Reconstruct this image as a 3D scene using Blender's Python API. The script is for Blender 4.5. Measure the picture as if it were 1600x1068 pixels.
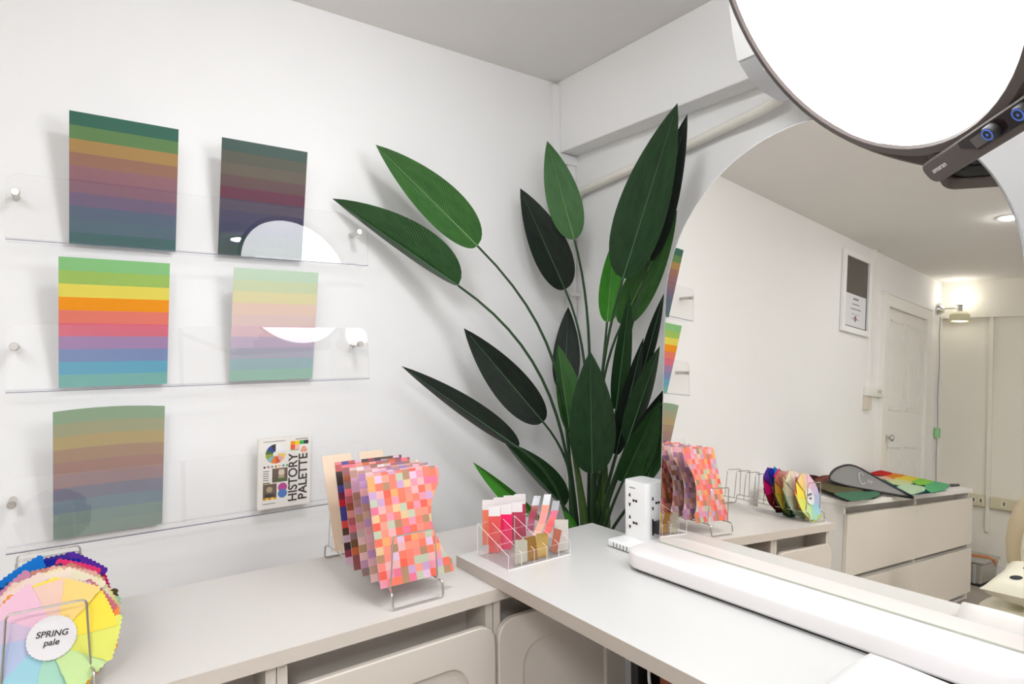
import bpy, bmesh, math, random
from mathutils import Vector, Matrix
random.seed(7)
sc = bpy.context.scene
for o in list(bpy.data.objects): bpy.data.objects.remove(o)
COL = sc.collection
PI = math.pi

# ------------------------------------------------------------------ camera
CP = Vector((-1.46828755, -1.73029824, 1.363))
F = 976.9946
RR = ((0.80844937, 0.00196735, 0.58856244), (-0.58849847, -0.01241537, 0.808403), (-0.00889763, 0.99992099, 0.00887942))
RIGHT = Vector([r[0] for r in RR]); UP = Vector([r[1] for r in RR]); FWD = Vector([r[2] for r in RR])
cam = bpy.data.cameras.new('camera'); cam_ob = bpy.data.objects.new('camera', cam); COL.objects.link(cam_ob)
cam.sensor_width = 36; cam.lens = F * 36 / 1600; cam.clip_start = .02
m = Matrix.Identity(4)
for i in range(3):
    m[i][0] = RIGHT[i]; m[i][1] = UP[i]; m[i][2] = -FWD[i]; m[i][3] = CP[i]
cam_ob.matrix_world = m
sc.camera = cam_ob

# ------------------------------------------------------------------ light and exposure
sc.view_settings.view_transform = 'Standard'; sc.view_settings.look = 'None'
sc.view_settings.exposure = 0.0; sc.view_settings.gamma = 1.0
sc.view_settings.use_curve_mapping = False
sc.cycles.transparent_max_bounces = 48; sc.cycles.max_bounces = 14; sc.cycles.glossy_bounces = 6; sc.cycles.diffuse_bounces = 6
world = bpy.data.worlds.new('world'); sc.world = world; world.use_nodes = True
world.node_tree.nodes['Background'].inputs[0].default_value = (.9, .9, 1, 1)
world.node_tree.nodes['Background'].inputs[1].default_value = 0.0
LAMP_E = 8.2        # studio lamp face
DOWN_E = 300.0        # ceiling downlights
GLOBE_E = 4.5
DOME_E = 44.0        # ceiling dome lamp above the left worktop, and the added fill dome
FILL_PANEL_E = 46.0       # unseen ceiling panel added as fill       # wall sconce globe
def area(name, loc, size, power, color, direction):
    l = bpy.data.lights.new(name, 'AREA'); l.shape = 'DISK'; l.size = size; l.energy = power; l.color = color
    o = bpy.data.objects.new(name, l); COL.objects.link(o); o.location = loc
    o.rotation_euler = Vector(direction).to_track_quat('-Z', 'Y').to_euler()
    return o

# ------------------------------------------------------------------ helpers
def lin(c):
    c = c / 255.0
    return c / 12.92 if c <= .04045 else ((c + .055) / 1.055) ** 2.4
def rgb(r, g, b): return (lin(r), lin(g), lin(b), 1)
MATS = {}
def mat(name, col, rough=.5, metal=0.0, spec=.5, emit=None, estr=0.0, noise=0.0, nscale=40, bump=0.0, coat=0.0):
    if name in MATS: return MATS[name]
    M = bpy.data.materials.new(name); M.use_nodes = True; MATS[name] = M
    nt = M.node_tree; b = nt.nodes['Principled BSDF']
    b.inputs['Base Color'].default_value = col; b.inputs['Roughness'].default_value = rough
    b.inputs['Metallic'].default_value = metal; b.inputs['Specular IOR Level'].default_value = spec
    b.inputs['Coat Weight'].default_value = coat
    if emit: b.inputs['Emission Color'].default_value = emit; b.inputs['Emission Strength'].default_value = estr
    if noise or bump:
        tc = nt.nodes.new('ShaderNodeTexCoord'); n = nt.nodes.new('ShaderNodeTexNoise'); n.inputs['Scale'].default_value = nscale
        n.inputs['Detail'].default_value = 3
        nt.links.new(tc.outputs['Object'], n.inputs['Vector'])
        if noise:
            mx = nt.nodes.new('ShaderNodeMix'); mx.data_type = 'RGBA'; mx.blend_type = 'MULTIPLY'
            mx.inputs['Factor'].default_value = 1
            mr = nt.nodes.new('ShaderNodeMapRange'); mr.inputs['To Min'].default_value = 1 - noise; mr.inputs['To Max'].default_value = 1 + noise * .3
            nt.links.new(n.outputs['Fac'], mr.inputs['Value'])
            mx.inputs['A'].default_value = col
            nt.links.new(mr.outputs['Result'], mx.inputs['B']); nt.links.new(mx.outputs['Result'], b.inputs['Base Color'])
        if bump:
            bp = nt.nodes.new('ShaderNodeBump'); bp.inputs['Strength'].default_value = bump; bp.inputs['Distance'].default_value = .002
            nt.links.new(n.outputs['Fac'], bp.inputs['Height']); nt.links.new(bp.outputs['Normal'], b.inputs['Normal'])
    return M
def c3(r, g, b, rough=.6, **k): return mat('print_%d_%d_%d_%d' % (r, g, b, int(rough * 100)), rgb(r, g, b), rough, **k)
def acrylic(name, tint, gl=.0, k=1.0):
    M = bpy.data.materials.new(name); M.use_nodes = True; nt = M.node_tree; nt.nodes.clear()
    out = nt.nodes.new('ShaderNodeOutputMaterial'); t = nt.nodes.new('ShaderNodeBsdfTransparent'); g = nt.nodes.new('ShaderNodeBsdfGlossy')
    t.inputs['Color'].default_value = tint; g.inputs['Roughness'].default_value = gl; g.inputs['Color'].default_value = (1, 1, 1, 1)
    fr = nt.nodes.new('ShaderNodeFresnel'); mx = nt.nodes.new('ShaderNodeMixShader')
    ge = nt.nodes.new('ShaderNodeNewGeometry'); ir = nt.nodes.new('ShaderNodeMapRange')      # same reflectance on both faces of the sheet
    ir.inputs['To Min'].default_value = 1.49; ir.inputs['To Max'].default_value = 1 / 1.49
    nt.links.new(ge.outputs['Backfacing'], ir.inputs['Value']); nt.links.new(ir.outputs['Result'], fr.inputs['IOR'])
    kk = nt.nodes.new('ShaderNodeMath'); kk.operation = 'MULTIPLY'; kk.inputs[1].default_value = k
    nt.links.new(fr.outputs[0], kk.inputs[0]); nt.links.new(kk.outputs[0], mx.inputs[0]); nt.links.new(t.outputs[0], mx.inputs[1]); nt.links.new(g.outputs[0], mx.inputs[2])
    nt.links.new(mx.outputs[0], out.inputs[0]); return M
def at(px, py, x=None, y=None, z=None):
    v = RIGHT * (px - 800) + UP * (534 - py) + FWD * F
    if x is not None: t = (x - CP.x) / v.x
    elif y is not None: t = (y - CP.y) / v.y
    else: t = (z - CP.z) / v.z
    return CP + v * t
MD, MT = 0.02166857, 0.05630916
MN = Vector((math.cos(MT) * math.cos(MD), math.cos(MT) * math.sin(MD), -math.sin(MT)))   # into the mirror
MO = Vector((-.20661962, -.66, .856))
MU = Vector((-math.sin(MD), math.cos(MD), 0)); MW = MN.cross(MU)
if MW.z < 0: MW = -MW
def via(px, py, x=None, y=None, z=None):
    "the point of the room that the standing mirror shows at a place of the photograph"
    v = RIGHT * (px - 800) + UP * (534 - py) + FWD * F
    q = CP + v * (MN.dot(MO - CP) / MN.dot(v)); r = v - 2 * MN.dot(v) * MN
    if x is not None: t = (x - q.x) / r.x
    elif y is not None: t = (y - q.y) / r.y
    else: t = (z - q.z) / r.z
    return q + r * t

class MB:
    def __init__(s): s.v = []; s.f = []; s.m = []; s.uv = []
    def add(s, verts, faces, mi=0, uvs=None):
        o = len(s.v); s.v += [Vector(v) for v in verts]
        for k, f in enumerate(faces):
            s.f.append([i + o for i in f]); s.m.append(mi if isinstance(mi, int) else mi[k])
            s.uv.append([uvs[i] for i in f] if uvs else [(0, 0)] * len(f))
        return s
    def box(s, a, b, mi=0):
        x0, y0, z0 = [min(a[i], b[i]) for i in range(3)]; x1, y1, z1 = [max(a[i], b[i]) for i in range(3)]
        v = [(x0, y0, z0), (x1, y0, z0), (x1, y1, z0), (x0, y1, z0), (x0, y0, z1), (x1, y0, z1), (x1, y1, z1), (x0, y1, z1)]
        return s.add(v, [(0, 3, 2, 1), (4, 5, 6, 7), (0, 1, 5, 4), (1, 2, 6, 5), (2, 3, 7, 6), (3, 0, 4, 7)], mi)
    def rbox(s, a, b, r, seg=3, mi=0):
        bm = bmesh.new(); bmesh.ops.create_cube(bm, size=1)
        c = [(a[i] + b[i]) / 2 for i in range(3)]; d = [abs(b[i] - a[i]) for i in range(3)]
        for v in bm.verts: v.co = Vector([v.co[i] * d[i] + c[i] for i in range(3)])
        bmesh.ops.bevel(bm, geom=bm.edges[:], offset=r, segments=seg, profile=.5, affect='EDGES')
        bm.verts.index_update()
        s.add([v.co.copy() for v in bm.verts], [[v.index for v in f.verts] for f in bm.faces], mi); bm.free(); return s
    def prism(s, poly, off, mi=0, side=None):
        "polygon of 3D points extruded by a vector"
        n = len(poly); off = Vector(off); P = [Vector(p) for p in poly]
        v = P + [p + off for p in P]; f = [list(range(n - 1, -1, -1)), list(range(n, 2 * n))]
        f += [(i, (i + 1) % n, n + (i + 1) % n, n + i) for i in range(n)]
        sm = mi if side is None else side
        return s.add(v, f, [mi, mi] + [sm] * n)
    def tube(s, pts, r, seg=8, mi=0, closed=False, caps=True):
        P = [Vector(p) for p in pts]; n = len(P); rs = r if isinstance(r, (list, tuple)) else [r] * n
        vs = []; up = None
        for i in range(n):
            a = P[(i - 1) % n] if (closed or i > 0) else P[i]; b = P[(i + 1) % n] if (closed or i < n - 1) else P[i]
            d = (b - a)
            d = d.normalized() if d.length > 1e-9 else Vector((0, 0, 1))
            if up is None: up = d.orthogonal().normalized()
            up = (up - d * up.dot(d)); up = up.normalized() if up.length > 1e-6 else d.orthogonal().normalized()
            w = d.cross(up)
            vs += [P[i] + (up * math.cos(2 * PI * k / seg) + w * math.sin(2 * PI * k / seg)) * rs[i] for k in range(seg)]
        f = []
        for i in range(n if closed else n - 1):
            j = (i + 1) % n
            f += [(i * seg + k, i * seg + (k + 1) % seg, j * seg + (k + 1) % seg, j * seg + k) for k in range(seg)]
        if caps and not closed: f += [list(range(seg - 1, -1, -1)), list(range((n - 1) * seg, n * seg))]
        return s.add(vs, f, mi)
    def lathe(s, o, ax, prof, seg=32, mi=0, cap=True):
        o = Vector(o); ax = Vector(ax).normalized(); u = ax.orthogonal().normalized(); w = ax.cross(u)
        vs = []
        for (r, h) in prof: vs += [o + ax * h + (u * math.cos(2 * PI * k / seg) + w * math.sin(2 * PI * k / seg)) * r for k in range(seg)]
        f = []; mm = []
        for i in range(len(prof) - 1):
            f += [(i * seg + k, i * seg + (k + 1) % seg, (i + 1) * seg + (k + 1) % seg, (i + 1) * seg + k) for k in range(seg)]
            mm += [mi[i] if isinstance(mi, (list, tuple)) else mi] * seg
        if cap:
            f += [list(range(seg - 1, -1, -1)), list(range((len(prof) - 1) * seg, len(prof) * seg))]
            mm += [mm[0], mm[-1]]
        return s.add(vs, f, mm)
    def grid(s, P, mi=0, uv=True):
        nu = len(P); nv = len(P[0]); vs = [p for row in P for p in row]
        f = [(i * nv + j, (i + 1) * nv + j, (i + 1) * nv + j + 1, i * nv + j + 1) for i in range(nu - 1) for j in range(nv - 1)]
        U = [(i / (nu - 1), j / (nv - 1)) for i in range(nu) for j in range(nv)]
        return s.add(vs, f, mi, U)
    def build(s, name, mats, parent=None, loc=None, smooth=False, local=False, bevel=0.0, solid=0.0, angle=35):
        mats = mats if isinstance(mats, (list, tuple)) else [mats]
        me = bpy.data.meshes.new(name)
        base = Vector((0, 0, 0))
        if not local:
            if parent is not None: base = Vector(parent['_w'])
            elif loc is None:
                xs = [v.x for v in s.v]; ys = [v.y for v in s.v]; zs = [v.z for v in s.v]
                base = Vector(((min(xs) + max(xs)) / 2, (min(ys) + max(ys)) / 2, min(zs)))
            else: base = Vector(loc)
        me.from_pydata([v - base for v in s.v], [], s.f)
        for mm in mats: me.materials.append(mm)
        me.polygons.foreach_set('material_index', s.m)
        if any(u != (0, 0) for uu in s.uv for u in uu):
            l = me.uv_layers.new(name='UVMap'); k = 0
            for uu in s.uv:
                for u in uu: l.data[k].uv = u; k += 1
        bm = bmesh.new(); bm.from_mesh(me)
        bmesh.ops.recalc_face_normals(bm, faces=bm.faces[:]); bm.to_mesh(me); bm.free()
        me.update()
        if smooth:
            me.polygons.foreach_set('use_smooth', [True] * len(me.polygons)); me.set_sharp_from_angle(angle=math.radians(angle))
        o = bpy.data.objects.new(name, me); COL.objects.link(o)
        if parent is not None:
            o.parent = parent; o['_w'] = tuple(parent['_w'])
        else:
            o.location = base if not local else (loc or (0, 0, 0)); o['_w'] = tuple(base)
        if bevel:
            b = o.modifiers.new('bevel', 'BEVEL'); b.width = bevel; b.segments = 2; b.limit_method = 'ANGLE'; b.angle_limit = math.radians(40)
        if solid:
            b = o.modifiers.new('solid', 'SOLIDIFY'); b.thickness = solid; b.offset = 0
        return o
def tag(o, label, cat, group=None, kind=None):
    if label: o['label'] = label
    if cat: o['category'] = cat
    if group: o['group'] = group
    if kind: o['kind'] = kind
    return o
def thing(name, label, cat, loc, group=None, rot=None):
    o = bpy.data.objects.new(name, None); COL.objects.link(o); o.location = loc; o.empty_display_size = .05
    if rot: o.rotation_euler = rot
    o['_w'] = tuple(loc); return tag(o, label, cat, group)
def lab(o, l): o['label'] = l; return o
def struct(name, mb, mats, label=None, **k):
    o = mb.build(name, mats, **k); o['kind'] = 'structure'
    if label: o['label'] = label
    return o
def arc(c, r, a0, a1, n, ux, uy):
    return [Vector(c) + Vector(ux) * r * math.cos(a0 + (a1 - a0) * i / n) + Vector(uy) * r * math.sin(a0 + (a1 - a0) * i / n) for i in range(n + 1)]
def rrect2(w, h, rs, n=6, x0=0, y0=0):
    "rounded rectangle, radii bl br tr tl"
    P = []
    for (cx, cy, r, a) in ((x0 + rs[0], y0 + rs[0], rs[0], PI), (x0 + w - rs[1], y0 + rs[1], rs[1], 1.5 * PI), (x0 + w - rs[2], y0 + h - rs[2], rs[2], 0), (x0 + rs[3], y0 + h - rs[3], rs[3], .5 * PI)):
        if r < 1e-5: P.append((cx, cy)); continue
        P += [(cx + r * math.cos(a + PI / 2 * i / n), cy + r * math.sin(a + PI / 2 * i / n)) for i in range(n + 1)]
    return P
def fillet(pts, r, n=5, closed=False):
    P = [Vector(p) for p in pts]; out = []
    N = len(P)
    for i in range(N):
        if not closed and i in (0, N - 1): out.append(P[i]); continue
        a, b, c = P[i - 1], P[i], P[(i + 1) % N]
        d1 = (a - b); d2 = (c - b); rr = min(r, d1.length * .45, d2.length * .45)
        p0 = b + d1.normalized() * rr; p1 = b + d2.normalized() * rr
        for k in range(n + 1):
            t = k / n; out.append(p0 * (1 - t) ** 2 + b * 2 * t * (1 - t) + p1 * t * t)
    return out
def text_mesh(s, size, bold=False, ext=0.0002):
    cu = bpy.data.curves.new('t', 'FONT'); cu.body = s; cu.size = size; cu.align_x = 'CENTER'; cu.align_y = 'CENTER'
    cu.extrude = ext
    if bold: cu.offset = size * .02
    o = bpy.data.objects.new('t', cu); COL.objects.link(o)
    dg = bpy.context.evaluated_depsgraph_get(); me = bpy.data.meshes.new_from_object(o.evaluated_get(dg))
    V = [v.co.copy() for v in me.vertices]; Fc = [list(p.vertices) for p in me.polygons]
    bpy.data.objects.remove(o); bpy.data.meshes.remove(me); return V, Fc
def put_text(mb, s, size, o, ux, uy, bold=False, sx=1.0, mi=0, shear=0.0):
    V, Fc = text_mesh(s, size, bold); o = Vector(o); ux = Vector(ux).normalized(); uy = Vector(uy).normalized(); n = ux.cross(uy)
    mb.add([o + ux * ((v.x + shear * v.y) * sx) + uy * v.y + n * v.z for v in V], Fc, mi)

# ------------------------------------------------------------------ materials
M_wall = mat('wall_paint', rgb(240, 239, 239), .75, spec=.2, noise=.03, nscale=3, bump=.08)
M_wallfar = mat('wall_paint_far', rgb(236, 232, 222), .75, spec=.2, noise=.03, nscale=3)
M_ceil = mat('ceiling_paint', rgb(232, 229, 226), .85, spec=.1, noise=.03, nscale=4)
M_floor = mat('floor_vinyl', rgb(172, 162, 152), .45, noise=.2, nscale=6)
M_trim = mat('trim_white', rgb(236, 234, 230), .5)
M_lam = mat('laminate_white', rgb(208, 203, 199), .38, spec=.4)
M_lamdesk = mat('laminate_desk', rgb(206, 205, 204), .3, spec=.45)
M_cab = mat('cabinet_greige', rgb(212, 203, 193), .5, spec=.3)
M_edge_shade = mat('shaded_edge', rgb(204, 194, 184), .5, spec=.3)  # worktop front edge: its shade is put into a darker laminate colour
M_desk_shade = mat('desk_shaded_edge', rgb(190, 180, 171), .5, spec=.3)  # desk front edge darkened further, shade painted into the colour
M_dark = mat('cabinet_inside', rgb(150, 140, 128), .7)
M_white = mat('white_plastic', rgb(240, 240, 240), .35)
M_wmetal = mat('white_metal', rgb(226, 222, 222), .4)
M_steel = mat('steel_wire', rgb(205, 200, 195), .25, metal=1)
M_brushed = mat('brushed_steel', rgb(200, 196, 190), .35, metal=1)
M_chrome = mat('chrome', rgb(220, 220, 220), .1, metal=1)
M_black = mat('black_plastic', rgb(28, 28, 30), .45)
M_lampgrey = mat('lamp_housing', rgb(92, 84, 81), .55, spec=.3)
M_lampdark = mat('lamp_back', rgb(20, 20, 20), .5)
M_mirror = mat('mirror_silver', rgb(246, 243, 238), .0, metal=1)
M_mback = mat('mirror_edge', rgb(176, 178, 178), .3)
M_acr = acrylic('clear_acrylic', (1, 1, 1, 1), k=.85)
M_acl = acrylic('clear_acrylic_ledge', (1, 1, 1, 1), k=.12)
M_acre = acrylic('acrylic_edge', (.86, .86, .89, 1), k=.5)
M_acred = mat('acrylic_bend', rgb(120, 118, 132), .25)
M_acro = acrylic('organizer_acrylic', (.998, .997, .997, 1), k=.55)
M_acroe = mat('organizer_edge', rgb(240, 234, 236), .2)
M_cream = mat('cream_leather', rgb(232, 228, 205), .3, coat=.3)
M_dot = mat('black_dot', rgb(30, 32, 40), .6)
M_pvc = mat('pvc_pipe', rgb(232, 228, 218), .4)

# ------------------------------------------------------------------ room shell
ZT, YW, XB, XR, XL, YF, ZBEAM = 2.513, .35, .294, .385, -5.42, -3.7, 2.203
struct('floor', MB().box((XL - .2, YF - .1, -.05), (XR + .1, YW + .1, 0)), M_floor)
struct('ceiling', MB().box((XL - .2, YF - .1, ZT), (XR + .1, YW + .1, ZT + .06)), M_ceil)
struct('wall_back', MB().box((XL - .2, YW, 0), (XR + .1, YW + .1, ZT)), M_wall)
struct('wall_right', MB().box((XR, YF, 0), (XR + .1, YW, ZT)), M_wall)
struct('wall_left', MB().box((XL - .14, YF, 0), (XL - .04, YW, ZT)), M_wallfar)
struct('wall_front', MB().box((XL - .2, YF - .1, 0), (XR + .1, YF, ZT)), M_wall)
struct('trim_1', MB().box((XB, YF, ZBEAM), (XR, YW, ZT)), M_wall, label='boxed-in beam along the top of the wall over the mirror', bevel=.004)
struct('trim_2', MB().box((XL - .04, YF, 2.185), (XL, YW, ZT)), M_wallfar, label='boxed-in beam along the top of the far wall seen in the mirror')
struct('baseboard_left', MB().box((XL - .04, YF, 0), (XL - .028, YW, .09)), M_trim)

# cable trunking in the corner
t = thing('cable_trunking', 'white square cable trunking running down the room corner behind the plant', 'trunking', (XB, YW, .8))
MB().box((XB - .034, YW - .03, ZBEAM - .002), (XB - .001, YW, ZT - .02)).build('upper_run', M_wall, t, bevel=.002)
MB().box((XB - .034, YW - .034, ZBEAM - .045), (XB + .11, YW, ZBEAM - .003)).build('elbow', M_wall, t, bevel=.002)
MB().box((XR - .05, YW - .028, .3), (XR - .003, YW, ZBEAM - .045)).build('lower_run', M_wall, t, bevel=.002)
MB().box((XR - .052, YW - .045, 1.585), (XR + .0, YW - .027, 1.6)).build('clip', M_trim, t)
o = MB()
c = at(905, 808, y=YW - .02)
o.rbox((c.x - .05, YW - .035, c.z - .06), (c.x + .05, YW, c.z + .045), .005)
o.add([], [])
sk = thing('wall_socket', 'white surface wall socket low in the corner behind the plant', 'socket', (c.x, YW, c.z - .06))
o.build('back_box', M_white, sk, smooth=True)
MB().lathe((c.x - .005, YW - .0352, c.z - .012), (0, -1, 0), [(.004, 0), (.004, .0008)], 10).build('socket_hole', M_black, sk)

# drain pipe of the air conditioner
pp = [at(900, 318, x=.372), at(906, 300, x=.36), at(975, 268.5, x=.36), at(1080, 225, x=.36), at(1140, 195.5, x=.355), at(1190, 172, x=.345), at(1222, 152, x=.34)]
tag(MB().tube(fillet(pp, .05, 4), .017, 14).build('insulated_pipe', M_pvc, smooth=True), 'cream insulated pipe running along the wall from the air conditioner to the corner', 'pipe')

# air conditioner behind the lamp
ac = thing('air_conditioner', 'white wall-mounted air conditioner half hidden behind the round lamp', 'air conditioner', (XB - .1, -1.1, 2.09))
pf = [(.293, 2.45), (.09, 2.45), (.055, 2.42), (.048, 2.30), (.063, 2.227), (.084, 2.163)]
pb = [(.086, 2.157), (.128, 2.127), (.185, 2.105), (.25, 2.098), (.293, 2.092), (.293, 2.155)]
MB().prism([(x, -.69, z) for x, z in pf + [(.293, 2.163)]], (0, -.82, 0)).build('front_panel', M_white, ac, smooth=True)
MB().prism([(x, -.694, z) for x, z in pb], (0, -.812, 0)).build('air_outlet', mat('ac_grey', rgb(222, 222, 224), .45), ac, smooth=True)
MB().box((.1, -.76, 2.117), (.2, -1.45, 2.121)).build('louvre', M_white, ac)

# ------------------------------------------------------------------ counter on the left
ZC, ZD, YC = .78, .8102, -.4802
XC0, XC1 = -1.56, -.16
wt = MB().box((XC0, YC + .0012, ZC - .029), (XC1, .012, ZC)).build('worktop', M_lam)
tag(wt, 'long white laminate worktop over the cabinets on the left', 'worktop')
MB().box((XC0, YC, ZC - .029), (XC1, YC + .0012, ZC)).build('shaded_edge', M_edge_shade, wt)
def door_mesh(x0, x1, z0, z1, y, rt=.045, pr=.06, ph=.0, inset=.075, top_in=.075):
    "slab door with round corners and a sunk panel with round corners"
    mb = MB(); th = .018
    out = rrect2(x1 - x0, z1 - z0, (.012, .012, rt, rt), 8, x0, z0)
    inn = rrect2(x1 - x0 - 2 * inset, z1 - z0 - inset - top_in, (.01, .01, pr, pr), 8, x0 + inset, z0 + inset)
    n = len(out)
    V = [(p[0], y, p[1]) for p in out] + [(p[0], y, p[1]) for p in inn] + [(p[0], y + .009, p[1]) for p in inn] + [(p[0], y + th, p[1]) for p in out]
    Fc = []; mi = []
    for i in range(n):
        j = (i + 1) % n
        Fc += [(i, j, n + j, n + i), (n + i, n + j, 2 * n + j, 2 * n + i), (i, 3 * n + i, 3 * n + j, j)]
    Fc += [list(range(2 * n, 3 * n)), list(range(4 * n - 1, 3 * n - 1, -1))]
    return mb.add(V, Fc)
def cabinet(x0, x1, label, split=None):
    c = thing('base_cabinet', label, 'cabinet', ((x0 + x1) / 2, -.23, 0), 'base cabinets under the left worktop')
    b = MB(); y0 = YC + .022; zt = ZC - .0295
    for xx in (x0, x1 - .02): b.box((xx, y0, .0), (xx + .02, .0, zt))
    b.box((x0 + .02, -.012, .06), (x1 - .02, 0, zt)); b.box((x0 + .02, y0, .06), (x1 - .02, -.012, .08))
    b.box((x0 + .02, y0 + .05, zt - .012), (x1 - .02, -.012, zt)); b.box((x0 + .02, y0 + .05, 0), (x1 - .02, y0 + .065, .06))
    b.box((x0 + .02, y0 + .09, .08), (x1 - .02, y0 + .1, zt - .012))
    b.build('carcass', M_cab, c)
    door_mesh(x0 + .003, x1 - .003, .07, ZC - .083, y0 - .0185).build('door', M_cab, c, smooth=True, bevel=.003, angle=30)
    return c
xs = [XC0 + .01, -1.092, -.6265, -.17]
xa = at(438, 1050, y=YC).x; xb = at(778.5, 990, y=YC).x
xs = [XC0 + .005, xa, xb, XC1 - .005]
cabinet(xs[0], xs[1] - .002, 'greige cabinet at the left end of the worktop, under the fabric colour wheels')
cabinet(xs[1], xs[2] - .002, 'greige cabinet with a rounded sunk door panel under the checkered boards')
cabinet(xs[2] + .001, xs[3], 'greige cabinet in the shade under the end of the white desk')

# ------------------------------------------------------------------ desk on the right
XD0, XD1, YD0, YD1 = -.6065, -.108, -.281, -2.25
dk = thing('desk', 'white laminate desk along the right wall, carrying the mirror', 'desk', ((XD0 + XD1) / 2, -1.2, 0))
MB().prism([(XD0, YD0 - .006, ZC + .0005), (XD1, YD0, ZC + .0005), (XD1, YD1, ZC + .0005), (XD0 - .006, YD1, ZC + .0005)], (0, 0, ZD - ZC - .0005), 0).build('tabletop', M_lamdesk, dk, bevel=.0012)
MB().prism([(XD0 - .0012, YD0 - .006, ZC + .0005), (XD0, YD0 - .006, ZC + .0005), (XD0 - .006, YD1, ZC + .0005), (XD0 - .0072, YD1, ZC + .0005)], (0, 0, ZD - ZC - .0006), 0).build('shaded_edge', M_desk_shade, dk)
MB().box((XD0 + .02, YD1 + .03, 0), (XD1 - .02, YD1 + .06, ZC + .0005)).build('leg_panel', M_lam, dk)
MB().box((XD1 - .03, YD1 + .06, .35), (XD1 - .012, -.6, ZC + .0005)).build('back_panel', M_lam, dk)
# odds under the desk
tag(MB().box((-.31, -.655, .0), (-.16, -.632, .70)).build('black_board', M_black), 'black board leaning upright in the shade under the desk', 'board')
tag(MB().box((-.30, -.80, .0), (-.16, -.715, .72)).build('brown_box', mat('brown_card', rgb(140, 72, 40), .6), bevel=.003), 'tall brown box standing under the desk', 'box')
cb = [at(1014, 1045, y=-.675), at(1014, 1060, y=-.683), at(1018, 1085, y=-.685), at(1026, 1180, y=-.685)]
cb[-1].z = .02
tag(MB().tube(fillet([Vector((cb[0].x + .01, -.672, .777))] + cb, .05), .004, 8).build('white_cable', M_white, smooth=True), 'white cable hanging under the desk', 'cable')

# ------------------------------------------------------------------ standing mirror
mr = thing('standing_mirror', 'large arched frameless mirror standing in a long white base on the desk', 'mirror', (-.21, -1.0, ZD))
MRAD, MUC, MWC = .375, -.355, .622
def mp(u, w, d=0.0): return MO + MU * u + MW * w + MN * d
prof = [(MUC + MRAD, -.02)] + [(MUC + MRAD * math.cos(PI * i / 48), MWC + MRAD * math.sin(PI * i / 48)) for i in range(49)] + [(MUC - MRAD, -.02)]
MB().add([mp(u, w, 0) for u, w in prof], [list(range(len(prof)))]).build('glass', M_mirror, mr)
MB().prism([mp(MUC + (u - MUC) * 1.006, w if w < 0 else MWC + (w - MWC) * 1.006 if w > MWC else w, .0006) for u, w in prof], MN * .012).build('backing', M_mback, mr)
MB().prism([mp(MUC + MRAD, .0, -.0012), mp(MUC - MRAD, .0, -.0012), mp(MUC - MRAD, .0026, -.0012), mp(MUC + MRAD, .0026, -.0012)], MN * .001).build('glass_edge', mat('glass_edge', rgb(176, 180, 166), .4), mr)
base = MB(); xh = .066; ul, ur = .05, -.76
zb0, zb1 = ZD + .006, .8555
def basepoly(g): return [(MUC + px_ , py_) for px_, py_ in [(p[0], p[1]) for p in rrect2(.81 - 2 * g, .20 - 2 * g, (.055 - g,) * 4, 10, -.405 + g, -.118 + g)]]
du = Vector((-math.sin(.028), math.cos(.028), 0)); dn = Vector((math.cos(.028), math.sin(.028), 0))
def bp(p, z): 
    q = Vector((MO.x, MO.y, 0)) + du * p[0] + dn * p[1]; return Vector((q.x, q.y, z))
lv = [(.006, zb0), (.0, zb0 + .006), (0, zb1 - .006), (.002, zb1 - .002), (.006, zb1)]
V = []; n = len(basepoly(0))
for g, z in lv: V += [bp(p, z) for p in basepoly(g)]
Fc = [list(range(n - 1, -1, -1)), list(range((len(lv) - 1) * n, len(lv) * n))]
for i in range(len(lv) - 1): Fc += [(i * n + k, i * n + (k + 1) % n, (i + 1) * n + (k + 1) % n, (i + 1) * n + k) for k in range(n)]
MB().add(V, Fc).build('mirror_base', M_wmetal, mr, smooth=True)
fp = [bp(p, ZD) for p in basepoly(.012)]
MB().prism(fp, (0, 0, .006)).build('rubber_foot', M_black, mr)

# ------------------------------------------------------------------ acrylic shelves, cards, book
YS = .281; TILT = .06
SX0, SX1 = -1.572, -.612
def shelf(zb, zt, label, holes, TILT=.06):
    t = thing('wall_shelf', label, 'shelf', ((SX0 + SX1) / 2, YW, zb), 'clear acrylic wall shelves')
    zc = (zb + zt) / 2; k = math.tan(TILT)
    def yy(z): return YS + (z - zc) * k
    w = SX1 - SX0; h = zt - zb
    pts = [(x, yy(z), z) for x, z in rrect2(w, h, (.002, .002, .03, .03), 6, SX0, zb)]
    MB().prism(pts, (0, -.004, 0), 0, 1).build('front_plate', [M_acr, M_acre], t)
    yb = yy(zb)
    MB().prism([(SX0, yb - .0035, zb), (SX1, yb - .0035, zb), (SX1, yb + .058, zb), (SX0, yb + .058, zb)], (0, 0, .004), 0, 1).build('ledge', [M_acl, M_acre], t)
    MB().box((SX0, yb - .0042, zb - .0014), (SX1, yb - .0002, zb)).build('bottom_edge', M_acred, t)
    for (x, z) in holes:
        s = MB().lathe((x, YW, z), (0, -1, 0), [(.0085, 0), (.0085, YW - yy(z))], 16).build('standoff', M_brushed, t, smooth=True)
        MB().lathe((x, yy(z) - .0042, z), (0, -1, 0), [(.0098, 0), (.0098, .005), (.0088, .006)], 18).build('cap_screw', M_brushed, s, smooth=True)
    return yy
yy1 = shelf(1.646, 1.815, 'top clear acrylic wall shelf holding two dark striped cards', [(-1.5527, 1.7667), (-.6415, 1.758)])
yy2 = shelf(1.262, 1.433, 'middle clear acrylic wall shelf holding the bright and the pastel striped card', [(-1.5553, 1.3769), (-.6385, 1.3798)], .094)
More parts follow.
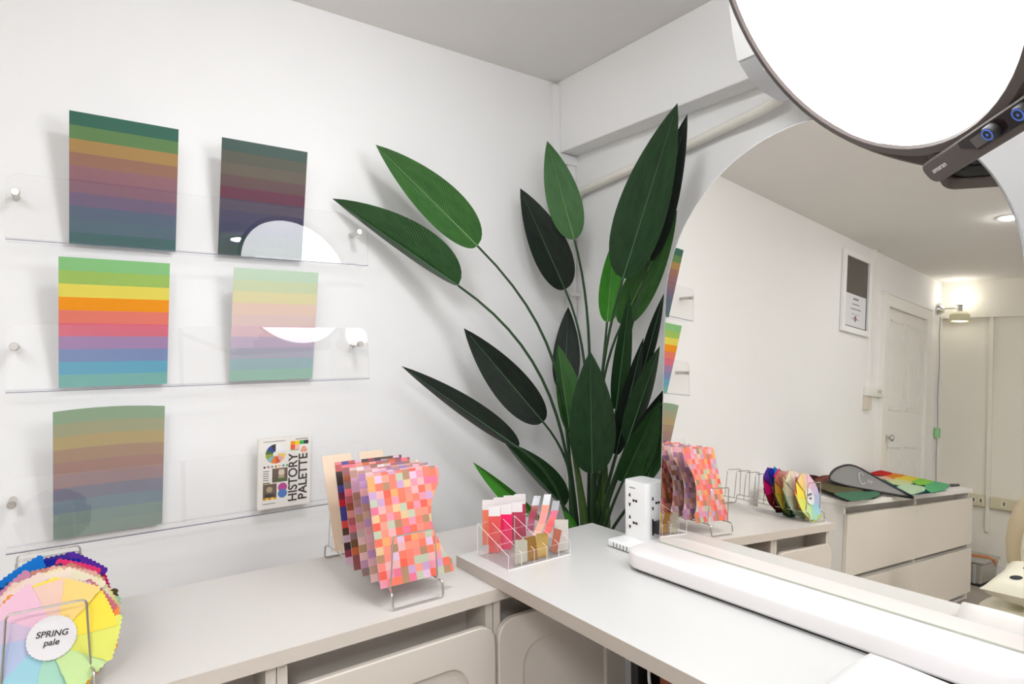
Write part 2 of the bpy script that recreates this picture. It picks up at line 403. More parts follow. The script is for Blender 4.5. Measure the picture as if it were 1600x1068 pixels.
yy3 = shelf(.860, 1.045, 'lowest clear acrylic wall shelf holding a muted striped card and a white book', [(-1.561, .9805), (-.655, .977)])
def card(label, x0, x1, zb, zt, yb, yt, cols, bow=0.0, skew=0.0, ink=1.0):
    "stiff card of ten printed stripes leaning out over the front plate"
    mb = MB(); nb = len(cols); mats = [mat('stripe_%d_%d_%d' % c, tuple(q_ * ink for q_ in rgb(*c)[:3]) + (1,), .42, spec=.25) for c in cols] + [c3(225, 225, 225)]
    nx = 7; th = .0012
    for k in range(nb):
        for i in range(nx - 1):
            q = []
            for (a, b) in ((i, k), (i + 1, k), (i + 1, k + 1), (i, k + 1)):
                u = a / (nx - 1); v = 1 - b / nb
                x = x0 + (x1 - x0) * u + skew * v; z = zb + (zt - zb) * v + bow * (1 - (2 * u - 1) ** 2) * v
                y = yb + (yt - yb) * v - bow * 1.6 * (1 - (2 * u - 1) ** 2) * v
                q.append(Vector((x, y, z)))
            mb.add([q[3], q[2], q[1], q[0]], [(0, 1, 2, 3)], k)
            mb.add([p + Vector((0, th, 0)) for p in q], [(0, 1, 2, 3)], nb)
    e = lambda u, v: Vector((x0 + (x1 - x0) * u + skew * v, yb + (yt - yb) * v, zb + (zt - zb) * v))
    return tag(mb.build('striped_card', mats), label, 'card')
card('dark striped card, green to plum, at the left of the top shelf', -1.441, -1.186, 1.6515, 1.993, .330, .263,
     [(60, 112, 94), (105, 142, 88), (182, 144, 88), (164, 120, 102), (158, 114, 122), (146, 104, 120), (122, 102, 134), (90, 108, 132), (88, 114, 130), (62, 108, 110)], ink=.76)
card('darkest striped card, grey green over brown and plum, at the right of the top shelf', -1.072, -.819, 1.6515, 1.993, .330, .263,
     [(76, 98, 92), (100, 100, 88), (114, 104, 92), (112, 88, 88), (116, 66, 86), (90, 80, 100), (74, 70, 104), (62, 64, 100), (56, 76, 84), (64, 88, 84)], ink=.74)
card('bright rainbow striped card at the left of the middle shelf', -1.4645, -1.2095, 1.2665, 1.609, .330, .263,
     [(138, 196, 130), (160, 194, 98), (232, 216, 92), (244, 152, 24), (232, 126, 108), (224, 106, 128), (166, 130, 178), (120, 140, 188), (88, 168, 198), (116, 182, 174)], ink=.9)
card('pale pastel striped card at the right of the middle shelf', -1.041, -.786, 1.2665, 1.6095, .330, .263,
     [(202, 224, 200), (212, 222, 184), (230, 222, 176), (238, 210, 194), (232, 208, 202), (232, 200, 206), (206, 188, 210), (184, 184, 200), (162, 192, 198), (162, 202, 184)], ink=.88)
card('muted grey striped card with a curved top at the left of the lowest shelf', -1.477, -1.2235, .8645, 1.208, .330, .263,
     [(144, 166, 138), (162, 162, 132), (178, 160, 120), (168, 142, 122), (164, 132, 124), (156, 128, 130), (128, 126, 142), (122, 138, 150), (134, 152, 146), (140, 156, 146)], bow=.008)

# book: cover printed flat
bk = thing('book', 'white paperback with the black title HISTORY PALETTE on the lowest shelf', 'book', (-.885, .31, .8645))
B0 = Vector((-.962, .313, .8645)); BX = Vector((.157, 0, 0)); BZ = Vector((.0, -.018, .2215)); BY = Vector((0, .012, .001))
def bkp(u, v, d=0.0): return B0 + BX * u + BZ * v - Vector((0, d, 0))
MB().prism([bkp(0, 0), bkp(1, 0), bkp(1, 1), bkp(0, 1)], BY).build('pages', c3(226, 220, 210), bk)
cv = MB()
cv.prism([bkp(-.012, -.004, .0002), bkp(1.012, -.004, .0002), bkp(1.012, 1.004, .0002), bkp(-.012, 1.004, .0002)], (0, -.0008, 0))
cv.prism([bkp(-.02, -.004) , bkp(-.02, 1.004), bkp(-.02, 1.004) + BY, bkp(-.02, -.004) + BY], (.003, 0, 0))
cv.build('cover', c3(240, 236, 230, .5), bk)
pcs = [(58, 56, 62), (60, 80, 160), (70, 105, 62), (160, 170, 70), (130, 185, 190), (235, 130, 50), (215, 90, 60), (235, 175, 170), (240, 205, 105), (235, 235, 240), (240, 238, 240), (242, 242, 242),
       (240, 150, 40), (250, 205, 40), (60, 170, 80), (55, 58, 65), (235, 95, 50), (245, 190, 185), (190, 70, 150), (70, 120, 190), (60, 60, 60), (140, 150, 100), (180, 160, 130), (105, 90, 80), (225, 205, 190), (75, 110, 60), (200, 140, 60), (235, 150, 100)]
pm = [c3(*c, rough=.55) for c in pcs]; pr = MB(); PD = .0012
def quad(u0, v0, u1, v1, k, d=PD): pr.add([bkp(u0, v0, d), bkp(u1, v0, d), bkp(u1, v1, d), bkp(u0, v1, d)], [(0, 1, 2, 3)], k)
def disc(u, v, r, k, a0=0, a1=2 * PI, ri=0, d=PD):
    n = 20 if a1 - a0 > 3 else 5; asp = .157 / .2215
    P = [bkp(u + r * math.cos(a0 + (a1 - a0) * i / n), v + r * asp * math.sin(a0 + (a1 - a0) * i / n), d) for i in range(n + 1)]
    Q = [bkp(u + ri * math.cos(a0 + (a1 - a0) * i / n), v + ri * asp * math.sin(a0 + (a1 - a0) * i / n), d) for i in range(n + 1)]
    pr.add(P + Q, [(i, i + 1, n + 2 + i, n + 1 + i) for i in range(n)], k)
for k in range(12): disc(.31, .775, .195, k, PI / 2 + k * PI / 6, PI / 2 + (k + 1) * PI / 6, .05)
for k in range(4): quad(.60 + .09 * k, .88, .69 + .09 * k, .935, 12 + k)
for k in range(2): quad(.60 + .09 * k, .815, .69 + .09 * k, .88, 16 + k)
quad(.6, .80, .77, .812, 21)
for k in range(6): disc(.87, .80, .065, 27 if k % 2 else 17, k * PI / 3, (k + 1) * PI / 3, .0)
for k, c in enumerate((15, 18, 14, 16, 13, 19, 14)): disc(.10 + .073 * k, .595, .022, c)
for k in range(5): quad(.075, .53 - .032 * k, .19 - .01 * (k % 2), .54 - .032 * k, 20)
for k, c in enumerate((25, 26, 23, 21)): quad(.075 + .035 * k, .355, .11 + .035 * k, .375, c)
quad(.25, .365, .55, .565, 23); quad(.37, .40, .49, .55, 22, PD + .0002); quad(.33, .37, .51, .42, 25, PD + .0003); disc(.43, .50, .06, 24, d=PD + .0004)
quad(.075, .155, .34, .35, 23); disc(.2, .27, .06, 22, d=PD + .0002); quad(.12, .165, .30, .21, 20, PD + .0003)
for k in range(5): quad(.075 + .053 * k, .125, .128 + .053 * k, .155, 26 if k % 2 == 0 else 13)
disc(.455, .285, .09, 18); disc(.455, .195, .09, 19, d=PD + .0002)
quad(.07, .95, .5, .957, 20); quad(.70, .955, .95, .964, 20); quad(.07, .065, .32, .073, 20)
pr.build('cover_print', pm, bk)
tx = MB()
put_text(tx, 'HISTORY', .039, bkp(.665, .405, .0014), BZ, -BX, sx=.98, bold=True)
put_text(tx, 'PALETTE', .039, bkp(.865, .405, .0014), BZ, -BX, sx=1.0, bold=True)
tx.build('title', c3(48, 46, 46), bk)

# ------------------------------------------------------------------ wire racks
WR = .0021
def rack(label, xc, nd, sp, group, y0=-.432, w=.128, rot=0.0):
    t = thing('wire_rack', label, 'rack', (xc, -.23, ZC), group, (0, 0, rot))
    L = Vector((xc, -.23, ZC)); zr = .040; hw = w / 2
    ye = y0 + sp * (nd - 1)
    def P(x, y, z): return Vector((x, y + .23, z))
    MBx = lambda pts, n, r=WR: MB().tube(pts, r, 8).build(n, M_steel, t, local=True, smooth=True)
    for sgn, n in ((-1, 'rail'), (1, 'rail')):
        MBx([P(sgn * hw * .94, y0, zr), P(sgn * hw * .94, ye, zr)], 'rail')
    for yy_, dy in ((y0, -.016), (ye, .016)):
        MBx(fillet([P(-hw * .94, yy_, zr), P(-hw, yy_ + dy, zr - .003), P(-hw, yy_ + dy * 1.3, WR + .0005), P(hw, yy_ + dy * 1.3, WR + .0005), P(hw, yy_ + dy, zr - .003), P(hw * .94, yy_, zr)], .009), 'foot', WR * 1.25)
    for k in range(nd):
        y = y0 + sp * k
        MBx(fillet([P(-hw * .94, y, zr), P(-hw * .84, y - .002, .158), P(hw * .84, y - .002, .158), P(hw * .94, y, zr)], .009), 'divider', WR * .9)
    return t
rack('nickel wire rack holding the checkered boards beside the desk end', -.802, 9, .0495, 'wire desk racks', y0=-.424)
rack('nickel wire rack holding the fabric colour wheels at the left end of the worktop', -1.482, 9, .046, 'wire desk racks', y0=-.425)

# ------------------------------------------------------------------ checkered boards
def checker(name, cols, sx, sy, seed):
    M = bpy.data.materials.new(name); M.use_nodes = True; nt = M.node_tree; b = nt.nodes['Principled BSDF']; b.inputs['Roughness'].default_value = .4
    uv = nt.nodes.new('ShaderNodeUVMap'); mp_ = nt.nodes.new('ShaderNodeMapping'); mp_.inputs['Scale'].default_value = (sx, sy, 1); mp_.inputs['Location'].default_value = (seed * 7.0, seed * 3.0, 0)
    fl = nt.nodes.new('ShaderNodeVectorMath'); fl.operation = 'FLOOR'; wn = nt.nodes.new('ShaderNodeTexWhiteNoise'); wn.noise_dimensions = '3D'
    ad = nt.nodes.new('ShaderNodeVectorMath'); ad.operation = 'ADD'; ad.inputs[1].default_value = (.31, .17, seed * .13)
    cr = nt.nodes.new('ShaderNodeValToRGB'); cr.color_ramp.interpolation = 'CONSTANT'
    el = cr.color_ramp.elements
    while len(el) < len(cols): el.new(.5)
    for i, c in enumerate(cols):
        el[i].position = i / len(cols); q_ = rgb(*c); el[i].color = (q_[0] * .9, q_[1] * .8, q_[2] * .78, 1)
    nt.links.new(uv.outputs[0], mp_.inputs[0]); nt.links.new(mp_.outputs[0], fl.inputs[0]); nt.links.new(fl.outputs[0], ad.inputs[0])
    nt.links.new(ad.outputs[0], wn.inputs['Vector']); nt.links.new(wn.outputs['Value'], cr.inputs[0]); nt.links.new(cr.outputs[0], b.inputs['Base Color']); return M
coral = [(236, 112, 88), (236, 148, 126), (226, 116, 150), (222, 196, 150), (236, 160, 140), (232, 96, 76), (218, 192, 222), (238, 170, 106), (228, 150, 172), (236, 128, 108), (184, 200, 176), (234, 140, 128), (196, 164, 208), (226, 178, 180), (172, 138, 106), (238, 122, 96)]
soft = [(240, 205, 205), (190, 160, 150), (220, 170, 175), (180, 140, 130), (205, 190, 185), (160, 120, 105), (200, 160, 190), (225, 220, 225), (150, 130, 130), (175, 100, 105), (190, 160, 120), (140, 110, 150)]
warm = [(235, 120, 140), (190, 130, 100), (160, 90, 60), (215, 140, 120), (150, 90, 95), (120, 85, 55), (190, 100, 110), (225, 160, 150), (140, 120, 120), (205, 110, 60)]
deep = [(200, 30, 50), (120, 40, 70), (220, 130, 140), (70, 70, 150), (90, 70, 50), (190, 90, 90), (150, 60, 80), (215, 190, 215), (60, 50, 50), (225, 80, 70)]
mauve = [(190, 150, 200), (170, 130, 180), (225, 180, 195), (150, 130, 190), (200, 170, 150), (235, 200, 215)]
CH = [checker('squares_coral', coral, 10.4, 14.4, 1), checker('squares_mauve', mauve + soft[:4], 10.4, 14.4, 2), checker('squares_soft', soft, 10.4, 14.4, 3), checker('squares_warm', warm, 10.4, 14.4, 4), checker('squares_deep', deep, 10.4, 14.4, 5)]
BW, BH = .19, .257
def board_outline():
    P = [(0, 0), (BW, 0), (BW, .028), (.181, .036), (.168, .058)]
    for i in range(11):
        a = i / 10; z = .066 + .145 * a; P.append((.166 - .017 * math.sin(PI * a) + .018 * a ** 3, z))
    P += [(.187, .222), (.19, .232), (.19, BH), (0, BH)]
    return P
def board(label, mat_, x0, yb, zb, lean, name='checkered_board'):
    O = Vector((x0, yb, zb)); ux = Vector((1, 0, 0)); uz = Vector((0, math.sin(lean), math.cos(lean))); nn = ux.cross(uz)
    pts = board_outline(); n = len(pts); th = .0015
    V = [O + ux * u + uz * v for u, v in pts]
    mb = MB(); uvs = [(u / BW, v / BH) for u, v in pts]
    # strips between left edge and the cut side
    rows = sorted(set(v for u, v in pts)); 
    right = [(u, v) for u, v in pts[1:-1]]
    FV = []; FU = []
    for u, v in right:
        FV += [O + uz * v, O + ux * u + uz * v]; FU += [(0, v / BH), (u / BW, v / BH)]
    m_ = len(right)
    fr = [(2 * i, 2 * i + 1, 2 * i + 3, 2 * i + 2) for i in range(m_ - 1)]
    mb.add(FV, fr, 0, FU)
    mb.add([p - nn * th for p in FV], [tuple(reversed(f)) for f in fr], 1, FU)
    Vb = [p - nn * th for p in V]
    mb.add(V + Vb, [(i, (i + 1) % n, n + (i + 1) % n, n + i) for i in range(n)], 1)
    o = mb.build(name, [mat_, c3(225, 205, 200, .5)])
    return tag(o, label, 'board')
LEAN = math.radians(17.5)
board('frontmost coral and pink checkered board with a curved cut side, in the wire rack', CH[0], -.8815, -.4155, .8235, LEAN)
board('second checkered board from the front, mauve and lilac squares, in the wire rack', CH[1], -.8825, -.366, .8235, LEAN)
board('third checkered board from the front, dusty rose and taupe squares, in the wire rack', CH[2], -.8835, -.3165, .8235, LEAN)
board('fourth checkered board from the front, warm brown and rose squares, in the wire rack', CH[3], -.8845, -.267, .8235, LEAN)
board('rearmost checkered board, deep red and dark squares, in the wire rack', CH[4], -.885, -.2175, .8235, LEAN)
# beige board with keyhole cut
def beige():
    bl = at(524, 862, y=-.135); tl = at(507.5, 712, y=-.035); O = Vector((bl.x, -.135, bl.z)); uz = Vector((0, .10, tl.z - bl.z)); H = uz.length; uz.normalize()
    ux = Vector((1, 0, 0)); W = at(602, 706, y=-.035).x - tl.x
    print('beige', bl, tl, W, H)
    cx, cz, r = W * .53, H * .62, W * .27; s = .012
    a0 = math.asin(s / r)
    hole = [(cx + r * math.sin(a), cz + r * math.cos(a)) for a in [a0 + (2 * PI - 2 * a0) * i / 32 for i in range(33)]]
    # right lip -> round the hole -> left lip
    pts = [(0, 0), (W, 0), (W, H), (cx + s, H)] + hole + [(cx - s, H), (0, H)]
    mb = MB(); mb.prism([O + ux * u + uz * v for u, v in pts], (0, .002, 0))
    return tag(mb.build('beige_board', c3(220, 196, 172, .5)), 'plain beige board with a keyhole cut, behind the checkered boards', 'board')
beige()
tag(MB().box(tuple(at(518, 862, y=-.15)), tuple(at(515.5, 838, y=-.15) + Vector((.006, .002, 0)))).build('clear_clip', mat('clip_plastic', rgb(205, 200, 198), .2)), 'small clear plastic tab at the foot of the beige board', 'clip')

# ------------------------------------------------------------------ fabric colour wheels
def fabric(r, g, b):
    q_ = rgb(r, g, b)
    return mat('fabric_%d_%d_%d' % (r, g, b), (q_[0] * .84, q_[1] * .84, q_[2] * .84, 1), .75, spec=.15, bump=.25, nscale=900)
def swatch_poly(r0, r1, w0, w1, teeth=9, tl=.0024):
    P = [(-w0, r0)]
    ns = 9
    for i in range(ns + 1):
        a = i / ns; P.append((-(w0 + (w1 - w0) * a) - (tl * .6 if i % 2 and a > .35 else 0), r0 + (r1 * .93 - r0) * a))
    m_ = teeth * 2
    for i in range(m_ + 1):
        a = i / m_; x = -w1 + 2 * w1 * a; y = r1 * (.98 + .02 * (1 - (2 * a - 1) ** 2)) + (tl if i % 2 else 0); P.append((x, y))
    for i in range(ns, -1, -1):
        a = i / ns; P.append(((w0 + (w1 - w0) * a) + (tl * .6 if i % 2 and a > .35 else 0), r0 + (r1 * .93 - r0) * a))
    return P
SW = swatch_poly(.012, .094, .012, .035)
def wheel(label, y, zc, lean, front, back, labelled=False, R=1.0, xc=-1.476, ang0=0.0, yaw=0.0):
    t = thing('swatch_fan', label, 'swatch fan', (xc, y, zc), 'fabric colour wheels', (-lean, 0, yaw))
    nf = len(front)
    for layer, cols, yo, rs, ao in ((0, back, .0045, 1.03, .22), (1, front, 0, R, 0)):
        for k, c in enumerate(cols):
            a = ang0 - 2 * PI * k / len(cols) + ao + random.uniform(-.1, .1); n = len(SW)
            ca, sa = math.cos(a), math.sin(a); rk = rs * random.uniform(.93, 1.05)
            V = []
            for (x, r) in SW:
                x *= rk; r *= rk
                X = x * ca - r * sa; Z = x * sa + r * ca
                V.append(Vector((X, yo - .0016 * x / .033 - .0016 * (r / .09) * math.sin(k * 2.1), Z)))
            mb = MB(); cent = sum(V, Vector()) / n
            mb.prism(V, (0, .0007, 0))
            mb.build('swatch', fabric(*c), t, local=True)
    if labelled:
        n = 64; V = [Vector(((.0355 if i % 2 else .034) * math.cos(2 * PI * i / n), -.0042, (.0355 if i % 2 else .034) * math.sin(2 * PI * i / n))) for i in range(n)]
        lb = MB().prism(V, (0, .0006, 0)).build('round_label', fabric(236, 232, 234), t, local=True)
        tm = MB(); ua, va = (math.cos(.1), 0, -math.sin(.1)), (math.sin(.1), 0, math.cos(.1))
        put_text(tm, 'SPRING', .0134, (0.001, -.0046, .006), ua, va, bold=True, shear=.15); put_text(tm, 'pale', .0134, (0, -.0046, -.0075), ua, va, bold=True, shear=.15)
        tm.build('lettering', c3(50, 45, 48), lb, local=True)
    else:
        V = [Vector((.026 * math.cos(2 * PI * i / 32), -.0042, .026 * math.sin(2 * PI * i / 32))) for i in range(32)]
        MB().prism(V, (0, .0006, 0)).build('round_label', fabric(225, 222, 222), t, local=True)
    return t
WL = math.radians(17)
wheel('front pastel fabric wheel with a white centre reading SPRING pale', -.409, .879, WL,
      [(242, 204, 188), (250, 214, 132), (252, 226, 80), (228, 230, 112), (204, 230, 162), (172, 218, 196), (164, 212, 226), (186, 198, 228), (216, 196, 220), (242, 196, 216)],
      [(250, 225, 90), (200, 170, 210), (200, 110, 120), (250, 140, 70), (245, 175, 40), (240, 215, 60), (190, 220, 90), (120, 190, 190), (160, 170, 215), (245, 150, 60)], True, ang0=.1)
wheel('second fabric wheel from the front, cream and pale green swatches', -.363, .880, WL,
      [(246, 228, 212), (240, 232, 200), (232, 232, 205), (205, 222, 200), (180, 208, 192), (165, 205, 190), (170, 205, 210), (215, 205, 225), (240, 215, 222), (246, 222, 212)],
      [(240, 225, 180), (225, 170, 160), (230, 215, 150), (150, 190, 160), (120, 170, 150), (130, 180, 180), (180, 190, 215), (235, 200, 205), (246, 200, 160), (240, 210, 190)], ang0=.0, R=1.0)
wheel('third fabric wheel from the front, rosewood and ochre swatches', -.317, .878, WL,
      [(205, 140, 128), (200, 120, 104), (218, 160, 60), (200, 175, 60), (130, 145, 70), (70, 110, 80), (90, 120, 130), (150, 140, 170), (190, 150, 190), (205, 140, 170)],
      [(60, 60, 100), (225, 50, 110), (60, 50, 60), (90, 70, 50), (60, 80, 50), (50, 90, 80), (80, 100, 130), (120, 100, 150), (180, 100, 140), (160, 90, 90)], ang0=.05)
wheel('rearmost fabric wheel, royal blue, purple and magenta swatches', -.271, .880, WL,
      [(14, 36, 150), (84, 40, 152), (214, 20, 108), (150, 16, 40), (110, 40, 30), (60, 60, 40), (20, 80, 60), (10, 110, 112), (24, 92, 130), (18, 116, 205)],
      [(60, 44, 140), (90, 50, 150), (120, 10, 60), (90, 20, 30), (60, 40, 30), (30, 50, 40), (10, 60, 60), (16, 60, 80), (26, 48, 90), (44, 60, 150)], ang0=-.1)

# ------------------------------------------------------------------ lip colour stand on the desk
OX0, OX1, OY0, OY1 = -.566, -.361, -.467, -.326
og = thing('acrylic_organizer', 'clear stepped acrylic stand with small compartments on the desk end', 'organizer', ((OX0 + OX1) / 2, (OY0 + OY1) / 2, ZD))
TH = .0015; HB, HF = .0865, .0365
def zs(y): 
    return ZD + HF + (HB - HF) * max(0, min(1, (y - OY0) / (OY1 - OY0)))
MB().prism([(OX0, OY0, ZD), (OX1, OY0, ZD), (OX1, OY1, ZD), (OX0, OY1, ZD)], (0, 0, .0022), 0, 1).build('floor_plate', [M_acro, M_acroe], og)
NXD = 5
for i in range(NXD + 1):
    x = OX0 + (OX1 - OX0 - TH) * i / NXD
    MB().prism([(x, OY0, ZD + .0023), (x, OY1, ZD + .0023), (x, OY1, ZD + HB), (x, OY0, ZD + HF)], (TH, 0, 0), 0, 1).build('divider', [M_acro, M_acroe], og)
for j in range(4):
    y = OY0 + (OY1 - OY0 - TH) * j / 3
    MB().prism([(OX0 + TH, y, ZD + .0023), (OX1 - TH, y, ZD + .0023), (OX1 - TH, y, zs(y) - .0008), (OX0 + TH, y, zs(y) - .0008)], (0, TH, 0), 0, 1).build('cross_panel', [M_acro, M_acroe], og)
ZF = ZD + .0028
fv = Vector((RIGHT.x, RIGHT.y, 0)).normalized()
def lipcard(pxl, pxr, ptop, pbase, yb, col, label, white=True):
    "flat colour chip with a white head, standing upright in a cell"
    b0 = at((pxl + pxr) / 2, pbase, z=ZF); d = (b0 - CP).dot(FWD)
    w = (pxr - pxl) / F * d; h = (pbase - ptop) / F * d * 1.03
    u = fv * .93 + Vector((1, 0, 0)) * .12; u.normalize(); nrm = Vector((u.y, -u.x, 0)); O = b0 - u * w / 2
    mb = MB(); hw = 15.5 / F * d
    q = lambda x, z: O + u * x + Vector((0, 0, z))
    mb.prism([q(0, 0), q(w, 0), q(w, h - hw), q(0, h - hw)], -nrm * .0008, 0)
    mb.prism([q(0, h - hw), q(w, h - hw), q(w, h), q(0, h)], -nrm * .0008, 1)
    return tag(mb.build('colour_chip', [c3(*col, rough=.4), c3(238, 234, 234, .4)]), label, 'colour chip', 'white-headed lip colour chips')
lipcard(754, 772, 782.8, 851, 0, (238, 128, 100), 'salmon chip with a white head at the left of the back row in the stand')
lipcard(771.5, 789, 779, 847, 0, (232, 120, 110), 'white-headed chip second from the left in the back row of the stand')
lipcard(787.5, 804.5, 775.8, 842, 0, (225, 80, 110), 'white-headed chip third from the left in the back row of the stand')
lipcard(804, 821.8, 773.5, 838, 0, (196, 58, 100), 'raspberry chip with a white head at the right of the back row in the stand')
lipcard(764, 782.3, 792.8, 863, 0, (226, 82, 78), 'tomato red chip with a white head, leftmost of the front row')
lipcard(782.8, 800, 789.8, 857.5, 0, (246, 6, 100), 'hot pink chip with a white head, in the middle of the front row')
lipcard(800.2, 816.8, 786.3, 852, 0, (188, 62, 90), 'berry chip with a white head, rightmost of the front row')
def strip(pts, wpx, cols, label):
    "clear flexible strip, bowed, painted in blocks"
    rows = []
    for (px, py, y) in pts: rows.append(at(px, py, y=y))
    n = 13; P = []
    for i in range(n):
        a = i / (n - 1) * (len(rows) - 1); k = min(int(a), len(rows) - 2); f = a - k
        p0 = rows[max(0, k - 1)]; p1 = rows[k]; p2 = rows[k + 1]; p3 = rows[min(len(rows) - 1, k + 2)]
        P.append(0.5 * ((2 * p1) + (p2 - p0) * f + (2 * p0 - 5 * p1 + 4 * p2 - p3) * f * f + (3 * p1 - p0 - 3 * p2 + p3) * f ** 3))
    d = (P[0] - CP).dot(FWD); w = wpx / F * d; u = fv * w
    mb = MB()
    for i in range(n - 1):
        k = min(len(cols) - 1, int(i / (n - 1) * len(cols)))
        mb.add([P[i], P[i] + u, P[i + 1] + u, P[i + 1]], [(0, 1, 2, 3)], k)
    return tag(mb.build('colour_strip', [c3(*c, rough=.15) for c in cols], solid=.0007), label, 'colour strip', 'bowed see-through colour strips')
strip([(834.5, 774.5, -.33), (829.5, 795, -.345), (824.5, 816, -.355), (822.5, 838, -.36)], 10.8, [(96, 92, 100), (150, 72, 72), (158, 60, 84), (160, 76, 100), (205, 180, 185)], 'bowed strip with a grey tip and dark red blocks in the stand')
strip([(850.2, 771.8, -.36), (846, 795, -.375), (840, 818, -.385), (831, 838, -.39)], 11.2, [(205, 205, 208), (240, 148, 132), (244, 150, 145), (240, 170, 150), (232, 190, 180)], 'tallest bowed strip with a pale grey tip and peach pink blocks in the stand')
strip([(863.5, 782, -.38), (859.5, 803, -.395), (852.5, 822, -.405), (845, 842, -.41)], 11.4, [(160, 160, 165), (208, 96, 122), (238, 92, 92), (240, 110, 110), (235, 180, 182)], 'bowed strip with a grey tip, rose and red blocks, nearest the plant')
def chip(poly, y, m_, label, dy=.001):
    mb = MB(); P = [at(px, py, y=y + k * .0) for k, (px, py) in enumerate(poly)]
    zmin = min(p.z for p in P)
    if zmin < ZF:
        for p in P: p.z += ZF - zmin
    mb.prism(P, (0, dy, 0)); return tag(mb.build('sample_chip', m_), label, 'sample chip')
M_gold = mat('gold_foil', rgb(214, 178, 104), .28, metal=.85); M_bronze = mat('bronze_foil', rgb(168, 124, 62), .3, metal=.85, bump=.6, nscale=120)
M_silver = mat('silver_foil', rgb(205, 200, 184), .25, metal=.85); M_copper = mat('copper_chip', rgb(184, 104, 80), .4, metal=.2)
chip([(866.5, 865), (888, 861), (888, 814), (867, 814)], -.4405, c3(206, 198, 190), 'plain warm grey chip standing at the right end of the stand')
chip([(861, 866), (870, 871), (878, 834), (866, 830)], -.449, M_copper, 'copper brown chip leaning at the right end of the stand')
chip([(839, 873.5), (856.5, 871), (856, 834.5), (838, 835)], -.450, M_gold, 'smooth gold foil chip in the front row of the stand')
chip([(825.5, 877), (841, 875), (836.5, 837), (817, 842), (824, 846)], -.453, M_bronze, 'creased bronze foil chip left of the gold chip')
chip([(804.5, 884), (824, 879), (824, 843.5), (805, 843)], -.455, M_silver, 'pale silver foil chip, leftmost of the metallic chips')

# ------------------------------------------------------------------ socket tower on the desk
tw = thing('socket_tower', 'white tower of power sockets beside the left edge of the mirror', 'power strip', (-.165, -.53, ZD))
MB().rbox((-.2355, -.6005, ZD + .002), (-.105, -.478, ZD + .0215), .005).build('base', M_white, tw, smooth=True)
MB().box((-.23, -.595, ZD), (-.11, -.483, ZD + .002)).build('base_pad', M_black, tw)
for k in range(6):
    y = -.500 - .0123 * k
    MB().box((-.2361, y, ZD + .0055), (-.2354, y - .0032, ZD + .0165)).build('usb_port', c3(120, 118, 118), tw)
bx0, bx1, by0, by1, bz0, bz1 = -.1735, -.096, -.5705, -.479, ZD + .0217, .9885
tv = rrect2(bx1 - bx0, by1 - by0, (.014,) * 4, 6, bx0, by0)
V = [(x, y, z) for z in (bz0, bz1 - .003) for x, y in tv] + [(bx0 + (x - bx0 - .0387) * .97 + .0387, by0 + (y - by0 - .0457) * .97 + .0457, bz1) for x, y in tv]
n = len(tv)
MB().add(V, [list(range(n - 1, -1, -1)), list(range(2 * n, 3 * n))] + [(i * n + k, i * n + (k + 1) % n, (i + 1) * n + (k + 1) % n, (i + 1) * n + k) for i in range(2) for k in range(n)]).build('body', M_white, tw, smooth=True)
def socket_hole(face, a, z):
    def q(u, v):
        return Vector((bx0 - .0004, a - u, z + v)) if face == 'x' else Vector((a + u, by0 - .0004, z + v))
    dirv = Vector((-.0004, 0, 0)) if face == 'x' else Vector((0, -.0004, 0))
    mb = MB(); q0_ = q
    q = lambda u, v: q0_(u * 1.2, v * 1.25)
    for sgn in (1, -1):
        mb.prism([q(-.0042, sgn * .0075), q(.0042, sgn * .0075), q(.0026, sgn * .0095), q(.0016, sgn * .0145), q(-.0016, sgn * .0145), q(-.0026, sgn * .0095)], dirv)
    for du_ in (.0118, .0205):
        mb.prism([q(du_ + .0032 * math.cos(2 * PI * k / 10), .0032 * math.sin(2 * PI * k / 10)) for k in range(10)], dirv)
    mb.prism([q(.012, -.0012), q(.02, -.0012), q(.02, .0012), q(.012, .0012)], dirv)
    mb.build('socket', mat('socket_dark', rgb(60, 52, 50), .5), tw)
socket_hole('x', -.505, .9355); socket_hole('x', -.505, .874)
socket_hole('y', -.1535, .9335)
MB().box((bx0 - .0003, -.504, .9685), (bx0 + .001, -.526, .9715)).build('name_plate', c3(150, 150, 150), tw)
pl = thing('power_plug', 'black plug pushed into the side of the socket tower', 'plug', (-.147, by0 - .012, .865))
MB().rbox((-.156, by0 - .024, .853), (-.118, by0 - .0007, .887), .004, 2).build('plug_body', M_black, pl)
MB().box((-.1575, by0 - .004, .848), (-.1545, by0 - .0007, .892)).build('plug_face', M_black, pl)
MB().tube(fillet([(-.137, by0 - .022, .868), (-.135, by0 - .05, .866), (-.125, by0 - .06, .83), (-.1, by0 - .05, ZD + .004)], .02), .003, 8).build('cord', M_black, pl, smooth=True)

# ------------------------------------------------------------------ paper at the lower right of the desk
def paper():
    prof_ = [(-.60, .8135), (-.565, .818), (-.52, .829), (-.47, .846), (-.435, .857), (-.412, .8615), (-.400, .8612), (-.388, .855), (-.372, .838), (-.358, .822), (-.345, .8125)]
    rows = []
    for i, (x, z) in enumerate(prof_):
        row = []
        for j in range(11):
            b = j / 10; k = min(1, max(0, (z - .81) / .05))
            row.append(Vector((x - .012 * b, -1.245 + .045 * max(0, (-.41 - x) / .19) - .36 * b, z - .010 * k * b + .003 * k * math.sin(b * 7))))
        rows.append(row)
    o = MB().grid(rows).build('folded_paper', c3(232, 231, 231, .55), smooth=True, solid=.0006)
    return tag(o, 'white paper sheet folded like a tent at the lower right of the desk', 'paper')
paper()

